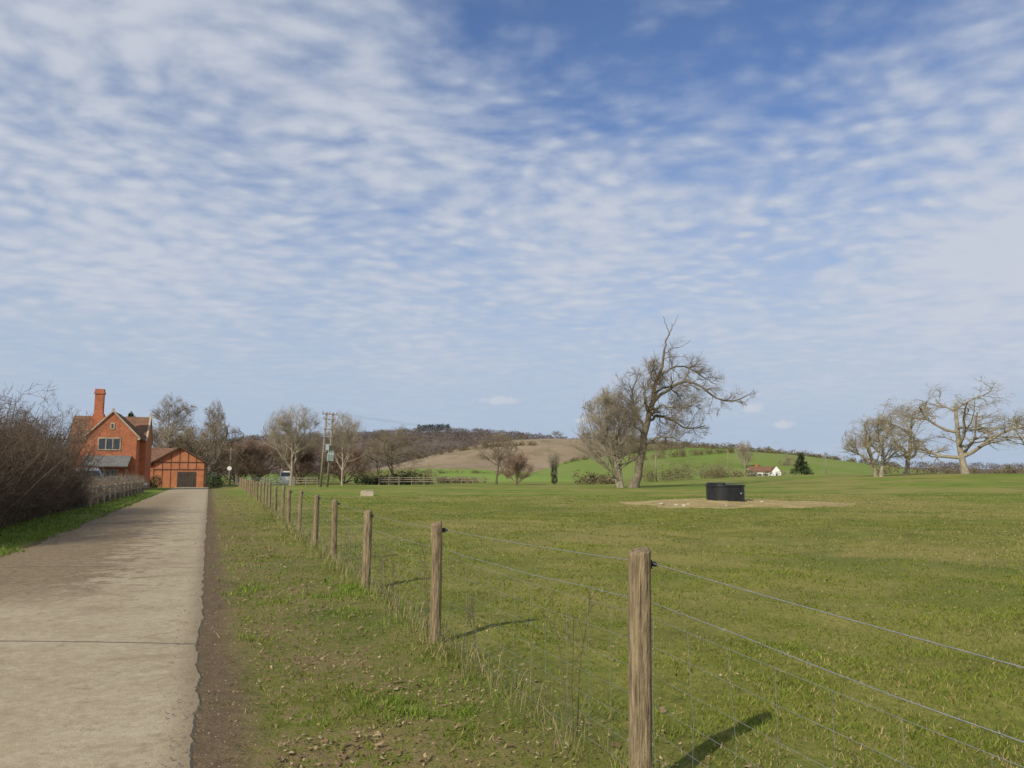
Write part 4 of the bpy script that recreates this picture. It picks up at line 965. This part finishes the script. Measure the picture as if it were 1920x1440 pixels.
vor=nd(nt,'ShaderNodeTexVoronoi',{'Vector':rot,'Scale':13.5,'Smoothness':1.0,'Randomness':.8},feature='SMOOTH_F1').outputs[0]
puff=NOISE(nt,rot,12.5,2,.45)
fine=NOISE(nt,pv,36,3,.55)
mid=NOISE(nt,rot,4.2,3,.5)
cov=NOISE(nt,pvs,1.6,3,.5)
gap=M(nt,'SQRT',M(nt,'ADD',M(nt,'POWER',M(nt,'ABSOLUTE',M(nt,'DIVIDE',M(nt,'SUBTRACT',px,.22),.64)),2.0),M(nt,'POWER',M(nt,'ABSOLUTE',M(nt,'DIVIDE',M(nt,'SUBTRACT',py,.95),1.0)),2.0)))
gapm=SS(nt,gap,.30,1.25,-.80,.44)
base=M(nt,'ADD',M(nt,'ADD',M(nt,'MULTIPLY',M(nt,'SUBTRACT',cov,.5),1.5),M(nt,'MULTIPLY',M(nt,'SUBTRACT',mid,.5),.8)),gapm)
# broad pale bank drifting in on the +x side
base=M(nt,'ADD',base,M(nt,'MULTIPLY',SS(nt,px,.75,1.5),.45))
base=M(nt,'MULTIPLY',base,SS(nt,dz,.04,.28,.40,1.0))
cell=M(nt,'ADD',M(nt,'MULTIPLY',M(nt,'SUBTRACT',puff,.5),1.1),M(nt,'MULTIPLY',M(nt,'SUBTRACT',.42,vor),1.1))
cell=M(nt,'ADD',cell,M(nt,'MULTIPLY',M(nt,'SUBTRACT',fine,.5),.30))
cell=M(nt,'MULTIPLY',cell,SS(nt,dz,.05,.34,.22,1.0))
tot=M(nt,'ADD',base,cell)
mask=SS(nt,tot,-.85,.90)
mask=M(nt,'MULTIPLY',mask,SS(nt,dz,.01,.13,.45,.92))
def blob(cx,cz,rx,rz_):
    a=M(nt,'DIVIDE',M(nt,'SUBTRACT',M(nt,'DIVIDE',dx,M(nt,'MAXIMUM',dy,.05)),cx),rx); b=M(nt,'DIVIDE',M(nt,'SUBTRACT',M(nt,'DIVIDE',dz,M(nt,'MAXIMUM',dy,.05)),cz),rz_)
    r_=M(nt,'SQRT',M(nt,'ADD',M(nt,'MULTIPLY',a,a),M(nt,'MULTIPLY',b,b)))
    r_=M(nt,'ADD',r_,M(nt,'MULTIPLY',M(nt,'SUBTRACT',NOISE(nt,dirv,70,4,.6),.5),1.6))
    return M(nt,'MULTIPLY',SS(nt,r_,1.15,.3),M(nt,'GREATER_THAN',dy,.1))
bl=None
for args in [(-.015,.094,.030,.0065),(.305,.084,.016,.0075),(.345,.063,.016,.006),(.09,.068,.014,.004)]:
    q=blob(*args); bl=q if bl is None else M(nt,'MAXIMUM',bl,q)
tint=MIX(nt,1.0,sky.outputs[0],(.96,1.06,1.30),'MULTIPLY')
hz=SS(nt,dz,.02,.42,.97,0.0)
skyc=MIX(nt,hz,tint,(3.75,4.85,6.45))
shade=SS(nt,tot,-.1,1.0)
cloudc=MIX(nt,shade,(4.8,5.4,6.5),(5.9,6.25,7.0))
cl=MIX(nt,mask,skyc,cloudc)
cl=MIX(nt,M(nt,'MULTIPLY',bl,.6),cl,(6.3,6.5,7.0))
nt.links.new(cl,bg.inputs[0])
sd=bpy.data.lights.new('sun','SUN'); sd.energy=4.2; sd.angle=math.radians(.5); sd.color=(1,.91,.75)
so=bpy.data.objects.new('sun',sd); COL.objects.link(so)
L=-(sun_dir*math.cos(el)+Vector((0,0,math.sin(el)))); so.rotation_euler=L.to_track_quat('-Z','Y').to_euler(); so.location=(-20,-30,40)

# ---------------------------------------------------------------- camera
cd=bpy.data.cameras.new('camera'); cd.lens=27.75; cd.sensor_width=36; cd.clip_end=9000; cd.clip_start=.05
co=bpy.data.objects.new('camera',cd); COL.objects.link(co); co.location=(0,0,1.6); co.rotation_euler=(math.radians(96.55),0,0)
scene.camera=co
